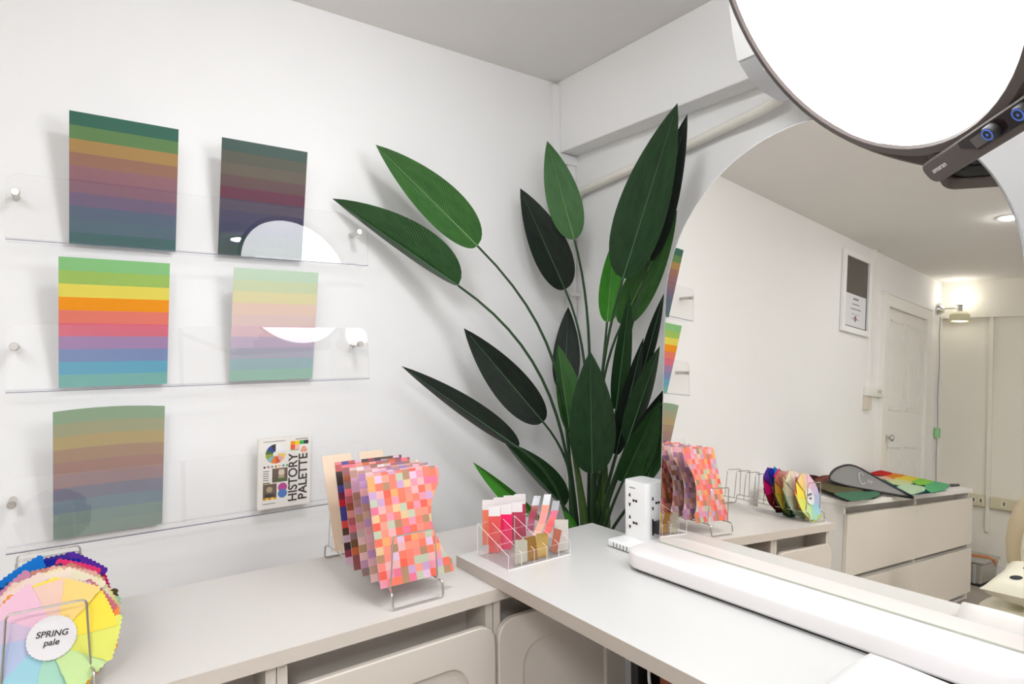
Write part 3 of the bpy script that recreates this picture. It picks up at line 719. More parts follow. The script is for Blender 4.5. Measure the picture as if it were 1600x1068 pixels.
# ------------------------------------------------------------------ plant
def leaf_mat(name, c1, c2, rough, spec=.5):
    M = bpy.data.materials.new(name); M.use_nodes = True; nt = M.node_tree; b = nt.nodes['Principled BSDF']
    b.inputs['Roughness'].default_value = rough; b.inputs['Specular IOR Level'].default_value = spec
    uv = nt.nodes.new('ShaderNodeUVMap'); sep = nt.nodes.new('ShaderNodeSeparateXYZ'); nt.links.new(uv.outputs[0], sep.inputs[0])
    ab = nt.nodes.new('ShaderNodeMath'); ab.operation = 'ABSOLUTE'; sb = nt.nodes.new('ShaderNodeMath'); sb.operation = 'SUBTRACT'; sb.inputs[1].default_value = .5
    nt.links.new(sep.outputs[1], sb.inputs[0]); nt.links.new(sb.outputs[0], ab.inputs[0])
    m1 = nt.nodes.new('ShaderNodeMath'); m1.operation = 'MULTIPLY_ADD'; m1.inputs[1].default_value = -.55; nt.links.new(ab.outputs[0], m1.inputs[0]); nt.links.new(sep.outputs[0], m1.inputs[2])
    m2 = nt.nodes.new('ShaderNodeMath'); m2.operation = 'MULTIPLY'; m2.inputs[1].default_value = 230; nt.links.new(m1.outputs[0], m2.inputs[0])
    sn = nt.nodes.new('ShaderNodeMath'); sn.operation = 'SINE'; nt.links.new(m2.outputs[0], sn.inputs[0])
    no = nt.nodes.new('ShaderNodeTexNoise'); no.inputs['Scale'].default_value = 7; nt.links.new(uv.outputs[0], no.inputs['Vector'])
    cr = nt.nodes.new('ShaderNodeMix'); cr.data_type = 'RGBA'; cr.inputs['A'].default_value = c1; cr.inputs['B'].default_value = c2
    mm = nt.nodes.new('ShaderNodeMath'); mm.operation = 'MULTIPLY_ADD'; mm.inputs[1].default_value = .12; nt.links.new(sn.outputs[0], mm.inputs[0]); nt.links.new(no.outputs['Fac'], mm.inputs[2])
    nt.links.new(mm.outputs[0], cr.inputs['Factor']); nt.links.new(cr.outputs['Result'], b.inputs['Base Color'])
    bp_ = nt.nodes.new('ShaderNodeBump'); bp_.inputs['Strength'].default_value = .35; bp_.inputs['Distance'].default_value = .0015
    nt.links.new(sn.outputs[0], bp_.inputs['Height']); nt.links.new(bp_.outputs[0], b.inputs['Normal']); return M
LM = {'g': leaf_mat('leaf_green', rgb(36, 78, 30), rgb(66, 112, 52), .45, .3), 'l': leaf_mat('leaf_light', rgb(52, 92, 48), rgb(74, 116, 66), .5, .3),
      'd': leaf_mat('leaf_dark', rgb(14, 38, 17), rgb(34, 68, 32), .45, .3), 'k': leaf_mat('leaf_blackish', rgb(14, 22, 17), rgb(32, 44, 34), .45, .3),
      'm': leaf_mat('leaf_mid', rgb(20, 54, 22), rgb(44, 86, 38), .45, .3), 'b': leaf_mat('leaf_bright', rgb(42, 112, 24), rgb(74, 154, 46), .45, .3)}
M_rib = mat('leaf_rib', rgb(112, 150, 92), .5); M_ribd = mat('leaf_rib_dark', rgb(70, 104, 72), .5)
M_stem = mat('stem_green', rgb(34, 66, 32), .45, noise=.2, nscale=30); M_trunk = mat('trunk_green', rgb(62, 92, 34), .5, noise=.4, nscale=22)
plant = thing('artificial_plant', 'tall green bird of paradise plant standing in the corner behind the desk', 'plant', (.13, -.02, 0))
ROOT = Vector((.15, .03, .42))
def leaf(tip, base, wl, wr, m_, tip_ref, base_ref, root=(0, 0), fold=(1, 1), stem=True, sr=.0052, bow=.012, sag=.25, stem_mat=None):
    T = at(*tip, **tip_ref); B = at(*base, **base_ref); ax = (T - B); L = ax.length; axn = ax.normalized()
    mid = (T + B) / 2; vd = (CP - mid).normalized(); dep = (mid - CP).dot(FWD)
    a2 = Vector((tip[0] - base[0], tip[1] - base[1]))
    sr_ = axn.cross(vd)                     # to the right of travel, seen from the camera
    sr_.normalize(); nv = sr_.cross(axn).normalized()
    if nv.dot(vd) < 0: nv = -nv
    px = dep / F * 1.04; WL_, WR_ = wl * px, wr * px; W = max(WL_, WR_) * 1.06
    W = max(W, L * .11)
    nu, nvv = 20, 7
    rows = []
    for i in range(nu + 1):
        t = (i / nu) ** 1.45
        tt = min(max(t, .0), 1); f = (tt ** .5) * ((1 - tt) ** .92) / ((.352 ** .5) * (.648 ** .92)) if 0 < tt < 1 else 0.0
        f = max(f, .012 if i == 0 else .002)
        c = B + ax * t - nv * bow * math.sin(PI * t) * L
        row = []
        for j in range(-nvv, nvv + 1):
            b = j / nvv
            w = WR_ if j > 0 else WL_; ph = math.acos(min(1, w / W)) * (fold[1] if j > 0 else fold[0])
            q = c + sr_ * (b * w * f) + nv * (abs(b) ** 1.25 * W * f * math.sin(ph) * .9) - nv * (.10 * W * f * b * b)
            row.append(q)
        rows.append(row)
    lf = MB().grid(rows).build('leaf', LM[m_], plant, smooth=True, angle=180)
    rib = [rows[i][nvv] + nv * .0012 for i in range(0, nu)]
    MB().tube(rib, [.0026 * (1 - .8 * i / nu) for i in range(nu)], 6).build('midrib', M_ribd if m_ in 'dkm' else M_rib, lf, smooth=True)
    if stem:
        R_ = ROOT + Vector((root[0], root[1], 0)); d1 = axn * min(.22, L * .6)
        P0 = B; P1 = B - axn * (B - R_).length * sag * .9; P2 = R_ + Vector((0, 0, (B - R_).length * .45)); P3 = R_
        pts = [P0 * (1 - t) ** 3 + P1 * 3 * t * (1 - t) ** 2 + P2 * 3 * t * t * (1 - t) + P3 * t ** 3 for t in [k / 16 for k in range(17)]]
        MB().tube(pts, [sr * (.8 + .7 * k / 16) for k in range(17)], 8).build('stem', stem_mat or M_stem, plant, smooth=True)
X = lambda v: {'x': v}
Y = lambda v: {'y': v}
leaf((587, 226), (746, 384), 25, 38, 'g', Y(.23), Y(.13), (-.05, .03), sag=.45)
leaf((519, 310), (716, 446), 8, 44, 'm', Y(.315), Y(.14), (-.04, .01), sag=.4, fold=(-1, 1))
leaf((854.8, 220), (897.4, 374), 25, 26, 'l', Y(.22), Y(.13), (.03, .02), sag=.3)
leaf((812.8, 294), (883, 452), 24, 32, 'k', Y(.26), Y(.2), (.05, .04), sag=.3)
leaf((1058.7, 160.8), (973.4, 434.6), 41, 34, 'd', X(.14), X(.12), (-.01, -.05), sag=.3, bow=.02)
leaf((1074, 178), (1014, 408), 24, 20, 'k', X(.21), X(.19), (.02, -.03), sag=.3)
leaf((1058, 328), (971, 507), 24, 25, 'g', X(.23), X(.22), (.03, -.02), sag=.3)
leaf((960, 372), (948.5, 503), 16, 19, 'b', X(.24), X(.22), (.03, 0), sag=.25)
leaf((888, 479), (882, 615), 20, 21, 'k', Y(.28), Y(.22), (.02, .05), sag=.25)
leaf((871.3, 538), (891, 676), 12, 26, 'g', Y(.12), Y(.05), (-.03, .0), stem=False)
leaf((921.9, 548), (925.4, 739), 33, 36, 'd', Y(-.12), Y(-.11), (-.02, -.05), sag=.1, bow=-.01)
leaf((984, 460), (962.5, 640), 13, 14, 'd', X(.17), X(.16), (0, 0), sag=.2, fold=(1, 1))
leaf((1005.5, 527), (962, 710), 14, 14, 'k', X(.17), X(.15), (.01, -.02), sag=.2)
leaf((1031, 540), (980.5, 690), 19, 12, 'd', X(.08), X(.1), (0, -.04), sag=.2, fold=(1, -1))
leaf((1037.5, 458), (1003, 585), 10, 9, 'k', X(.2), X(.2), (.03, -.02), sag=.2)
leaf((1030.5, 625), (973, 752), 18, 28, 'm', X(.05), X(.08), (0, -.06), sag=.2)
leaf((1066, 580), (990, 697), 14, 22, 'k', X(.14), X(.14), (.02, -.03), sag=.2)
leaf((1054, 640), (1010, 750), 11, 13, 'm', X(.10), X(.11), (.01, -.04), sag=.2)
leaf((627, 571.5), (810, 699), 10, 22, 'k', Y(.22), Y(.08), (-.05, .02), sag=.4, fold=(-1, 1))
leaf((724.7, 512.5), (848.7, 659), 30, 26, 'k', Y(.22), Y(.1), (-.04, .02), sag=.4)
leaf((787, 689), (881.4, 791), 5, 28, 'd', Y(.16), Y(.1), (-.06, .05), sag=.3, fold=(-1, 1))
leaf((738.9, 721.5), (845, 815), 16, 8, 'b', Y(.16), Y(.07), (-.06, .03), sag=.3)
leaf((880, 796), (899, 830), 6, 7, 'b', Y(-.06), Y(-.06), (-.05, -.01), sag=.2, sr=.003)
# leaf sheaths standing close together like trunks
def sheath(pts, ref, rs):
    P = fillet([at(x, y, **ref) for x, y in pts], .1, 4); n = len(P)
    MB().tube(P, [rs[0] + (rs[1] - rs[0]) * i / (n - 1) for i in range(n)], 10).build('leaf_sheath', M_trunk, plant, smooth=True)
sheath([(891, 676), (903, 740), (914, 815), (918, 980)], Y(-.03), (.007, .020))
sheath([(944, 720), (946, 770), (947, 828), (946, 980)], Y(-.07), (.012, .020))
sheath([(936, 738), (937, 780), (938, 828), (938, 980)], Y(-.03), (.008, .012))
MB().lathe((.13, -.02, .0), (0, 0, 1), [(.10, 0), (.13, .34), (.138, .36), (.125, .36), (.12, .33)], 28).build('pot', M_white, plant, smooth=True)
MB().lathe((.13, -.02, .322), (0, 0, 1), [(.118, 0), (.118, .015), (.02, .12)], 20).build('soil', mat('soil', rgb(70, 52, 40), .9, noise=.5), plant)

# ------------------------------------------------------------------ round studio lamp
LC = Vector((-.403, -1.22, 1.964)); LN = Vector((-.64767925, .49597012, -.57838156)).normalized(); LR = .31
LUx = LN.cross(Vector((0, 0, 1))).normalized(); LWy = LUx.cross(LN).normalized()
lp = thing('studio_lamp', 'large round studio lamp with a glowing white face at the upper right', 'lamp', tuple(LC))
dome = [(LR * q_, .06 * (1 - q_ * q_)) for q_ in (1, .95, .88, .8, .7, .55, .4, .25, .1, .002)]
face = MB().lathe(LC, LN, dome, 72, cap=False).build('diffuser', mat('lamp_glow', (1, 1, 1, 1), .6, emit=(.97, .985, 1, 1), estr=LAMP_E), lp, smooth=True)
shell = [(LR + .0004, .001), (LR + .004, .006), (LR + .019, .004), (LR + .024, -.002), (LR + .024, -.02), (LR + .012, -.04), (LR * .9, -.055), (LR * .5, -.07), (.001, -.072)]
MB().lathe(LC, LN, shell, 72, cap=False).build('housing', [M_lampgrey], lp, smooth=True)
def lpx(px, py, off=0.0):
    v = RIGHT * (px - 800) + UP * (534 - py) + FWD * F
    return CP + v * ((LN.dot(LC - CP) + off) / LN.dot(v))
p0 = lpx(1459, 268, .01); p1 = lpx(1640, 152, .01); bd = (p1 - p0).normalized(); bn = bd.cross(LN).normalized()
hw = (lpx(1438, 262, .01) - lpx(1461, 258, .01)).length
q0 = lpx(1442, 262, .01); qa = lpx(1430, 228, .01)
sgn = 1 if bn.dot(LC - p0) > 0 else -1
bn = bn * sgn                       # towards the lamp centre
LB = .62
bar2 = [(x, y) for x, y in rrect2(LB, .043, (.019, .004, .004, .016), 8, -.024, -.0215)]
ctl = MB().prism([p0 + bd * x + bn * y for x, y in bar2], -LN * .024).build('control_bar', M_lampgrey, lp, smooth=True, bevel=.004, angle=30)
gs = [(.118, -.010), (.088, .008), (.09, .0185), (.42, .0185), (.42, -.010)]
e = LN * .0008
MB().prism([p0 + bd * x + bn * y + e * .2 for x, y in gs], e).build('control_glass', mat('control_glass', rgb(38, 28, 30), .12), ctl)
def onbar(x, y, h): return p0 + bd * x + bn * y + LN * h
MB().prism([onbar(.115, -.006, .0012), onbar(.146, -.006, .0012), onbar(.146, .012, .0012), onbar(.115, .012, .0012)], LN * .0004).build('screen', c3(96, 92, 92, .2), ctl)
for x in (.166, .232):
    kb = MB().lathe(onbar(x, .004, .001), LN, [(.0125, 0), (.0118, .011), (.0108, .0128)], 28).build('knob', M_black, ctl, smooth=True)
    MB().lathe(onbar(x, .004, .0139), LN, [(.0098, 0), (.0098, .0006), (.0072, .0006), (.0072, 0)], 32, cap=False).build('knob_ring', mat('blue_ring', rgb(80, 120, 220), .4), ctl)
    MB().lathe(onbar(x, .004, .0139), LN, [(.0022, 0), (.0022, .0006)], 16).build('knob_dot', mat('blue_ring', rgb(80, 120, 220), .4), ctl)
tm = MB(); put_text(tm, 'amaran', .0135, onbar(.018, .001, .0006), bd, bn); tm.build('wordmark', c3(235, 232, 230), ctl)
print('bar dirs', (bd.cross(bn)).dot(LN), RIGHT.dot(bd), UP.dot(bd), UP.dot(bn))
# web between the ring and the bar
wb = [p0 + bd * x + bn * y - LN * .012 for x, y in ((-.012, .012), (.0, .05), (.06, .09), (.2, .13), (.42, .1), (.42, .01))]
MB().prism(wb, -LN * .02).build('bar_web', M_lampgrey, lp, bevel=.004)
# black rear tray of the control bar, seen in the mirror
tray = [p0 + bd * x + bn * y - LN * .0245 for x, y in rrect2(.5, .075, (.02, .004, .004, .02), 8, -.018, -.019)]
tr = MB().prism(tray, -LN * .02).build('rear_tray', M_lampdark, lp, smooth=True, bevel=.004, angle=30)
inner = [p0 + bd * x + bn * y - LN * .0447 for x, y in rrect2(.46, .055, (.015, .004, .004, .015), 8, .0, -.009)]
MB().prism(inner, -LN * .002).build('tray_cover', M_black, tr)
for k in range(5):
    c_ = p0 + bd * (.03 + .025 * k) + bn * .014 - LN * .0467
    MB().prism([c_ + bd * x + bn * y for x, y in rrect2(.012, .032, (.005,) * 4, 3, -.006, -.016)], -LN * .003).build('rib', M_lampdark, tr)
MB().prism([p0 + bd * (.16 + x) + bn * (.012 + y) - LN * .0469 for x, y in ((0, .0), (.008, .01), (.0105, .008), (.0045, 0), (.0105, -.008), (.008, -.01))], -LN * .0006).build('arrow_mark', c3(150, 150, 150), tr)
# yoke and stand out of the frame on the right
sp_ = Vector((-.82, -2.2, 0)); jt = p0 + bd * .60 - LN * .03
MB().tube(fillet([jt, jt + Vector((0, -.12, .0)), Vector((sp_.x, sp_.y, 1.95))], .05), .013, 12).build('arm', M_lampdark, lp, smooth=True)
MB().tube([(sp_.x, sp_.y, .03), (sp_.x, sp_.y, 1.98)], .014, 12).build('pole', M_lampdark, lp, smooth=True)
# the pole passes behind the desk end, so give it a round foot beyond the desk
MB().lathe((sp_.x, sp_.y, 0), (0, 0, 1), [(.14, 0), (.14, .015), (.03, .03)], 32).build('stand_foot', M_lampdark, lp, smooth=True)

# ------------------------------------------------------------------ ceiling downlights
for (x, y, l) in ((-3.50, -.58, 'round ceiling downlight seen in the mirror near the far door'), (-.40, -2.5, 'round ceiling downlight over the near end of the desk'), (-2.0, -3.0, 'unseen round downlight added behind the camera for more ambient light')):  # the last one is added out of view for more ambient light
    d = thing('downlight', l, 'ceiling light', (x, y, ZT), 'recessed ceiling downlights')
    MB().lathe((x, y, ZT), (0, 0, -1), [(.06, 0), (.06, .004), (.047, .006), (.046, .002)], 32, cap=False).build('trim_ring', M_white, d, smooth=True)
    MB().lathe((x, y, ZT), (0, 0, -1), [(.0455, .0005), (.042, .008), (.03, .013), (.001, .016)], 32, cap=False).build('lens', mat('downlight_glow', (1, 1, 1, 1), .5, emit=(.96, .98, 1, 1), estr=DOWN_E), d)

for (x, y, l) in ((-.80, -.78, 'white dome lamp on the ceiling above the left worktop'), (-2.5, -1.7, 'unseen white dome lamp added in mid-room to fill the right wall')):  # the second dome is added out of view to brighten the right wall
    d = thing('ceiling_dome_lamp', l, 'ceiling light', (x, y, ZT), 'ceiling dome lamps')
    MB().lathe((x, y, ZT), (0, 0, -1), [(.15, 0), (.15, .012), (.142, .016)], 36, cap=False).build('rim', M_white, d, smooth=True)
    MB().lathe((x, y, ZT), (0, 0, -1), [(.14 * math.cos(PI / 2 * i / 10), .014 + .085 * math.sin(PI / 2 * i / 10)) for i in range(10)] + [(.001, .099)], 36, cap=False).build('diffuser', mat('dome_glow', (1, 1, 1, 1), .5, emit=(.95, .98, 1, 1), estr=DOME_E), d, smooth=True)
for (x, y, l) in ((-2.2, -2.75, 'unseen square fill light panel added to the ceiling behind the camera'),):  # fill light added out of view to lift the walls
    d = thing('fill_panel', l, 'ceiling light', (x, y, ZT), 'added fill light panels')
    fr_ = MB()
    for a0, b0, a1, b1 in ((-.3, -.3, .3, -.28), (-.3, .28, .3, .3), (-.3, -.28, -.28, .28), (.28, -.28, .3, .28)): fr_.box((x + a0, y + b0, ZT - .012), (x + a1, y + b1, ZT))
    fr_.build('frame', M_white, d)
    MB().box((x - .28, y - .28, ZT - .008), (x + .28, y + .28, ZT - .001)).build('diffuser', mat('fill_panel_glow', (1, 1, 1, 1), .5, emit=(.93, .97, 1, 1), estr=FILL_PANEL_E), d)

# ------------------------------------------------------------------ far end of the room, seen in the mirror
# door
dx0, dx1, dzt = -5.06, -4.08, 2.20
fr = MB(); 
fr.box((dx0, YW - .04, 0), (dx0 + .09, YW, dzt - .09)); fr.box((dx1 - .07, YW - .04, 0), (dx1, YW, dzt - .09)); fr.box((dx0, YW - .04, dzt - .0899), (dx1, YW, dzt)); fr.box((dx0 - .012, YW - .048, dzt + .0001), (dx1 + .012, YW, dzt + .014))
struct('trim_3', fr, M_trim, label='white architrave round the panelled door')
dr = thing('door_1', None, None, ((dx0 + dx1) / 2, YW, 0)); dr['kind'] = 'structure'
ax0, ax1 = dx0 + .092, dx1 - .072
dl = MB().box((ax0, YW - .014, .005), (ax1, YW - .001, dzt - .092)).build('door_leaf', M_trim, dr)
pw = (ax1 - ax0 - .3) / 2
for i in range(2):
    for (z0, z1) in ((.15, 1.02), (1.3, 2.02)):
        x = ax0 + .1 + i * (pw + .1)
        P = MB(); 
        P.box((x, YW - .0185, z0), (x + pw, YW - .014, z0 + .014)); P.box((x, YW - .0185, z1 - .014), (x + pw, YW - .014, z1)); P.box((x, YW - .0185, z0), (x + .014, YW - .014, z1)); P.box((x + pw - .014, YW - .0185, z0), (x + pw, YW - .014, z1))
        P.box((x + .035, YW - .0175, z0 + .035), (x + pw - .035, YW - .014, z1 - .035))
        P.build('door_panel', M_trim, dr, bevel=.003)
kn = via(1379, 683, y=YW - .05)
MB().lathe((ax1 - .06, YW - .0142, kn.z), (0, -1, 0), [(.028, 0), (.026, .006), (.011, .01), (.012, .03), (.026, .04), (.028, .052), (.018, .062), (.001, .064)], 24, cap=False).build('door_knob', M_chrome, dr, smooth=True)
# framed certificate
c0 = via(1316, 392, y=YW - .02); c1 = via(1354.5, 525, y=YW - .02)
fx0, fx1, fz0, fz1 = -3.85, -3.385, 1.826, 2.42
fm = thing('picture_frame', 'white framed certificate hanging left of the door in the mirror', 'picture frame', ((fx0 + fx1) / 2, YW, fz0))
fr = MB(); b = .042
fr.box((fx0, YW - .024, fz0), (fx0 + b, YW - .002, fz1)); fr.box((fx1 - b, YW - .024, fz0), (fx1, YW - .002, fz1)); fr.box((fx0 + b, YW - .024, fz0), (fx1 - b, YW - .002, fz0 + b)); fr.box((fx0 + b, YW - .024, fz1 - b), (fx1 - b, YW - .002, fz1))
fr.build('frame', M_white, fm, bevel=.002)
MB().box((fx0 + b, YW - .008, fz0 + b), (fx1 - b, YW - .003, fz1 - b)).build('glass_reflection', c3(84, 80, 74, .25), fm)  # dark reflection in the frame's glass, put into this sheet's colour
zc_ = fz0 + b + (fz1 - fz0 - 2 * b) * .48
MB().box((fx0 + b + .02, YW - .0095, fz0 + b + .01), (fx1 - b - .01, YW - .0082, zc_)).build('certificate', c3(222, 222, 226), fm)
ct = MB(); cx_ = (fx0 + fx1) / 2
for k, (w, h) in enumerate(((.09, .016), (.12, .008), (.17, .008), (.13, .004), (.14, .004))): ct.box((cx_ - w / 2, YW - .0099, zc_ - .04 - .035 * k), (cx_ + w / 2, YW - .0096, zc_ - .04 - .035 * k + h))
ct.build('printed_lines', c3(130, 130, 136), fm)
MB().lathe((cx_, YW - .0096, fz0 + b + .07), (0, -1, 0), [(.022, 0), (.022, .0006)], 20).build('seal', c3(150, 110, 110), fm)
# light switch with trunking
s0 = via(1353, 602, y=YW - .02); s1 = via(1375.5, 621, y=YW - .02)
sw = thing('light_switch', 'white surface light switch beside the door with a trunking up to the ceiling', 'switch', ((s0.x + s1.x) / 2, YW, s1.z))
MB().rbox((s0.x, YW - .04, s1.z), (s1.x, YW, s0.z), .006, 2).build('switch_box', M_trim, sw, smooth=True)
MB().box((s0.x - .09, YW - .03, s1.z - .10), (s0.x - .0, YW, s1.z - .001)).build('lower_box', mat('aged_plastic', rgb(214, 204, 192), .5), sw)
for k in range(2): MB().box((s1.x + .05 + .035 * k, YW - .043, s1.z + .03), (s1.x + .07 + .035 * k, YW - .0401, s1.z + .055)).build('rocker', c3(190, 184, 174), sw)
xm = s0.x * .72 + s1.x * .28
MB().box((xm - .05, YW - .016, s0.z), (xm - .02, YW, ZT)).build('trunking', M_trim, sw)
# sconce
sp = Vector((-5.30, YW, 2.255))
sn = thing('wall_sconce', 'chrome wall lamp with a glowing globe over a cream shade in the far corner', 'lamp', tuple(sp))
MB().lathe(sp, (0, -1, 0), [(.055, 0), (.055, .02), (.035, .05), (.012, .06)], 28).build('wall_plate', M_chrome, sn, smooth=True)
ar = Vector((sp.x, via(1500, 482, x=sp.x).y, sp.z + .0))
MB().tube([sp + Vector((0, -.055, 0)), ar], .007, 10).build('arm', M_chrome, sn, smooth=True)
MB().lathe(ar + Vector((0, 0, -.04)), (0, 0, 1), [(.02, 0), (.02, .06), (.034, .065), (.034, .07)], 20).build('holder', M_chrome, sn, smooth=True)
gl = [(.034 + .045 * math.sin(PI * i / 12) ** .7, .035 + .13 * i / 12) for i in range(12)] + [(.001, .166)]
MB().lathe(ar, (0, 0, 1), [(.03, .032)] + gl, 24, cap=False).build('globe', mat('globe_glow', (1, 1, 1, 1), .5, emit=(1, .99, .93, 1), estr=GLOBE_E), sn, smooth=True)
MB().lathe(ar, (0, 0, -1), [(.02, .03), (.055, .038), (.075, .06), (.078, .105), (.07, .12), (.066, .118), (.07, .06), (.02, .036)], 28, cap=False).build('shade', mat('cream_shade', rgb(226, 220, 188), .5), sn, smooth=True)
MB().lathe(ar, (0, 0, -1), [(.062, .112), (.001, .114)], 24, cap=False).build('lower_bulb', mat('shade_glow', (1, 1, 1, 1), .5, emit=(1, .99, .85, 1), estr=4), sn)
cs = thing('lamp_cord', 'grey cord with a green inline switch hanging from the wall lamp', 'cord', (-5.32, YW, .6))
MB().tube([(sp.x - .02 + .01 * math.sin(k * .9), YW - .02, 2.19 - 1.6 * k / 20) for k in range(21)], .004, 6).build('cord', c3(150, 145, 135), cs, smooth=True)
MB().rbox((sp.x - .05, YW - .04, 1.10), (sp.x + .008, YW - .003, 1.19), .008, 2).build('inline_switch', c3(150, 205, 150), cs)
# wall raceway with sockets and conduit on the far wall
XF = XL - .04
ys_ = [via(px, 780, x=XF).y for px in (1541, 1549)]; zr_ = [via(1530, py, x=XF).z for py in (789.5, 772)]
rw = thing('socket_raceway', 'cream surface raceway with sockets along the far wall', 'sockets', (XF, -.4, .58))
MB().rbox((XF, ys_[0], zr_[0]), (XF + .05, .30, zr_[1]), .006, 2).build('raceway_box', mat('cream_plastic', rgb(214, 206, 176), .5), rw)
MB().rbox((XF, -.45, zr_[0]), (XF + .05, ys_[1], zr_[1]), .006, 2).build('raceway_box', mat('cream_plastic', rgb(214, 206, 176), .5), rw)
for y in (ys_[0] + .075, ys_[0] + .025, ys_[1] - .1, ys_[1] - .25):
    MB().rbox((XF + .05, y - .018, zr_[0] + .025), (XF + .054, y + .018, zr_[1] - .02), .002, 1).build('socket', c3(226, 220, 200), rw)
    MB().box((XF + .054, y - .006, zr_[0] + .035), (XF + .0545, y + .006, zr_[1] - .03)).build('socket_slot', c3(90, 84, 76), rw)
tag(MB().box((XF, ys_[1] + .003, .35), (XF + .03, ys_[0] - .003, 2.185)).build('conduit', M_wallfar), 'thin white conduit down the far wall beside the lamp', 'conduit')

# chest of drawers
CX0, CX1, CY0, CY1, CZ = -4.35, -2.325, -.205, .30, .78
ch = thing('chest_of_drawers', 'wide white chest of drawers against the wall, seen in the mirror', 'chest', ((CX0 + CX1) / 2, (CY0 + CY1) / 2, 0))
M_chest = mat('chest_white', rgb(240, 237, 232), .4)
MB().box((CX0, CY0, CZ - .028), (CX1, CY1, CZ)).build('top', M_chest, ch, bevel=.002)
b = MB(); xm = (CX0 + CX1) / 2 + .02
for x in (CX0 + .006, xm - .012, CX1 - .024): b.box((x, CY0 + .022, 0), (x + .018, CY1, CZ - .0285))
b.box((CX0 + .02, CY1 - .01, 0), (CX1 - .02, CY1, CZ - .0285)); b.box((CX0 + .02, CY0 + .11, .02), (CX1 - .02, CY0 + .12, CZ - .03))
for z in (.362, .012): b.box((CX0 + .02, CY0 + .03, z - .012), (CX1 - .02, CY0 + .11, z))
b.build('carcass', M_chest, ch)
M_draw = mat('drawer_white', rgb(230, 222, 211), .4)
for (xa_, xb_) in ((CX0 + .004, xm - .003), (xm, CX1 - .004)):
    for (z0, z1) in ((.392, .712), (.055, .362)):
        MB().box((xa_, CY0, z0), (xb_, CY0 + .02, z1)).build('drawer', M_draw, ch, bevel=.002)
# drape books on the chest
def onchest(px, py, z):
    q = via(px, py, z=z)
    return q if q.y < CY1 - .03 else via(px, py, y=CY1 - .03)       # the back edge of the pile stands a little higher
def patch(mb, poly, z, th, mi): mb.prism([onchest(px, py, z) for px, py in poly], (0, 0, th), mi)
def drapes(label, patches, base_poly, basecol):
    ps = []
    c = via(*base_poly[0], z=CZ); t = thing('fabric_drapes', label, 'fabric drapes', (c.x, c.y, CZ), 'drape fans on the chest')
    for k in range(3):
        cc = basecol if k % 2 == 0 else (basecol[0] + 34, basecol[1] + 6, basecol[2] + 22)
        mb = MB(); patch(mb, base_poly, CZ + .0008 + .0055 * k, .005, 0); mb.build('under_layer', fabric(*[min(255, q_) for q_ in cc]), t)
    for k, (col, poly) in enumerate(patches):
        z = CZ + .0185 + .003 * k
        mb = MB(); mb.prism(fillet([onchest(px, py, z) for px, py in poly], .05, 4, True), (0, 0, .0028)); mb.build('fabric_leaf', fabric(*col), t)
drapes('dark fabric drapes, maroon, brown and deep green, fanned on the chest',
       [((76, 36, 48), [(1252, 751), (1262, 741.5), (1276, 743), (1284, 747), (1272, 752)]), ((140, 76, 64), [(1272, 748), (1284, 743), (1300, 742), (1310, 748), (1295, 755), (1278, 755)]),
        ((92, 76, 56), [(1258, 754), (1276, 749), (1300, 753), (1322, 762), (1290, 764), (1270, 759)]), ((96, 88, 56), [(1272, 758), (1300, 756), (1350, 766), (1346, 771), (1304, 771), (1284, 764)]),
        ((70, 120, 92), [(1300, 771), (1330, 768), (1372, 768), (1377, 773), (1360, 779), (1330, 783.5)])],
       [(1264, 755), (1290, 765), (1324, 783), (1366, 779), (1378, 772), (1330, 760), (1280, 750)], (44, 36, 48))
drapes('bright fabric drapes, red to green, fanned on the far half of the chest',
       [((212, 52, 52), [(1358, 739), (1376, 734.5), (1396, 739), (1386, 745), (1370, 744)]), ((240, 145, 44), [(1378, 743), (1396, 739), (1418, 743), (1410, 748), (1394, 749)]),
        ((244, 220, 70), [(1396, 747), (1416, 743), (1438, 747), (1432, 752), (1410, 753)]), ((236, 190, 165), [(1370, 745), (1384, 744), (1396, 748), (1388, 751)]),
        ((210, 218, 160), [(1384, 750), (1402, 748), (1430, 754), (1414, 759), (1396, 757)]), ((140, 208, 74), [(1424, 752), (1438, 747), (1460, 752), (1452, 757), (1434, 758)]),
        ((192, 220, 184), [(1400, 760), (1420, 756), (1448, 761), (1444, 767), (1424, 773)]), ((92, 178, 122), [(1444, 758), (1462, 752), (1484, 757), (1476, 765), (1456, 770), (1448, 766)])],
       [(1372, 744), (1400, 762), (1424, 774), (1446, 768), (1460, 770), (1484, 758), (1440, 748)], (60, 160, 180))
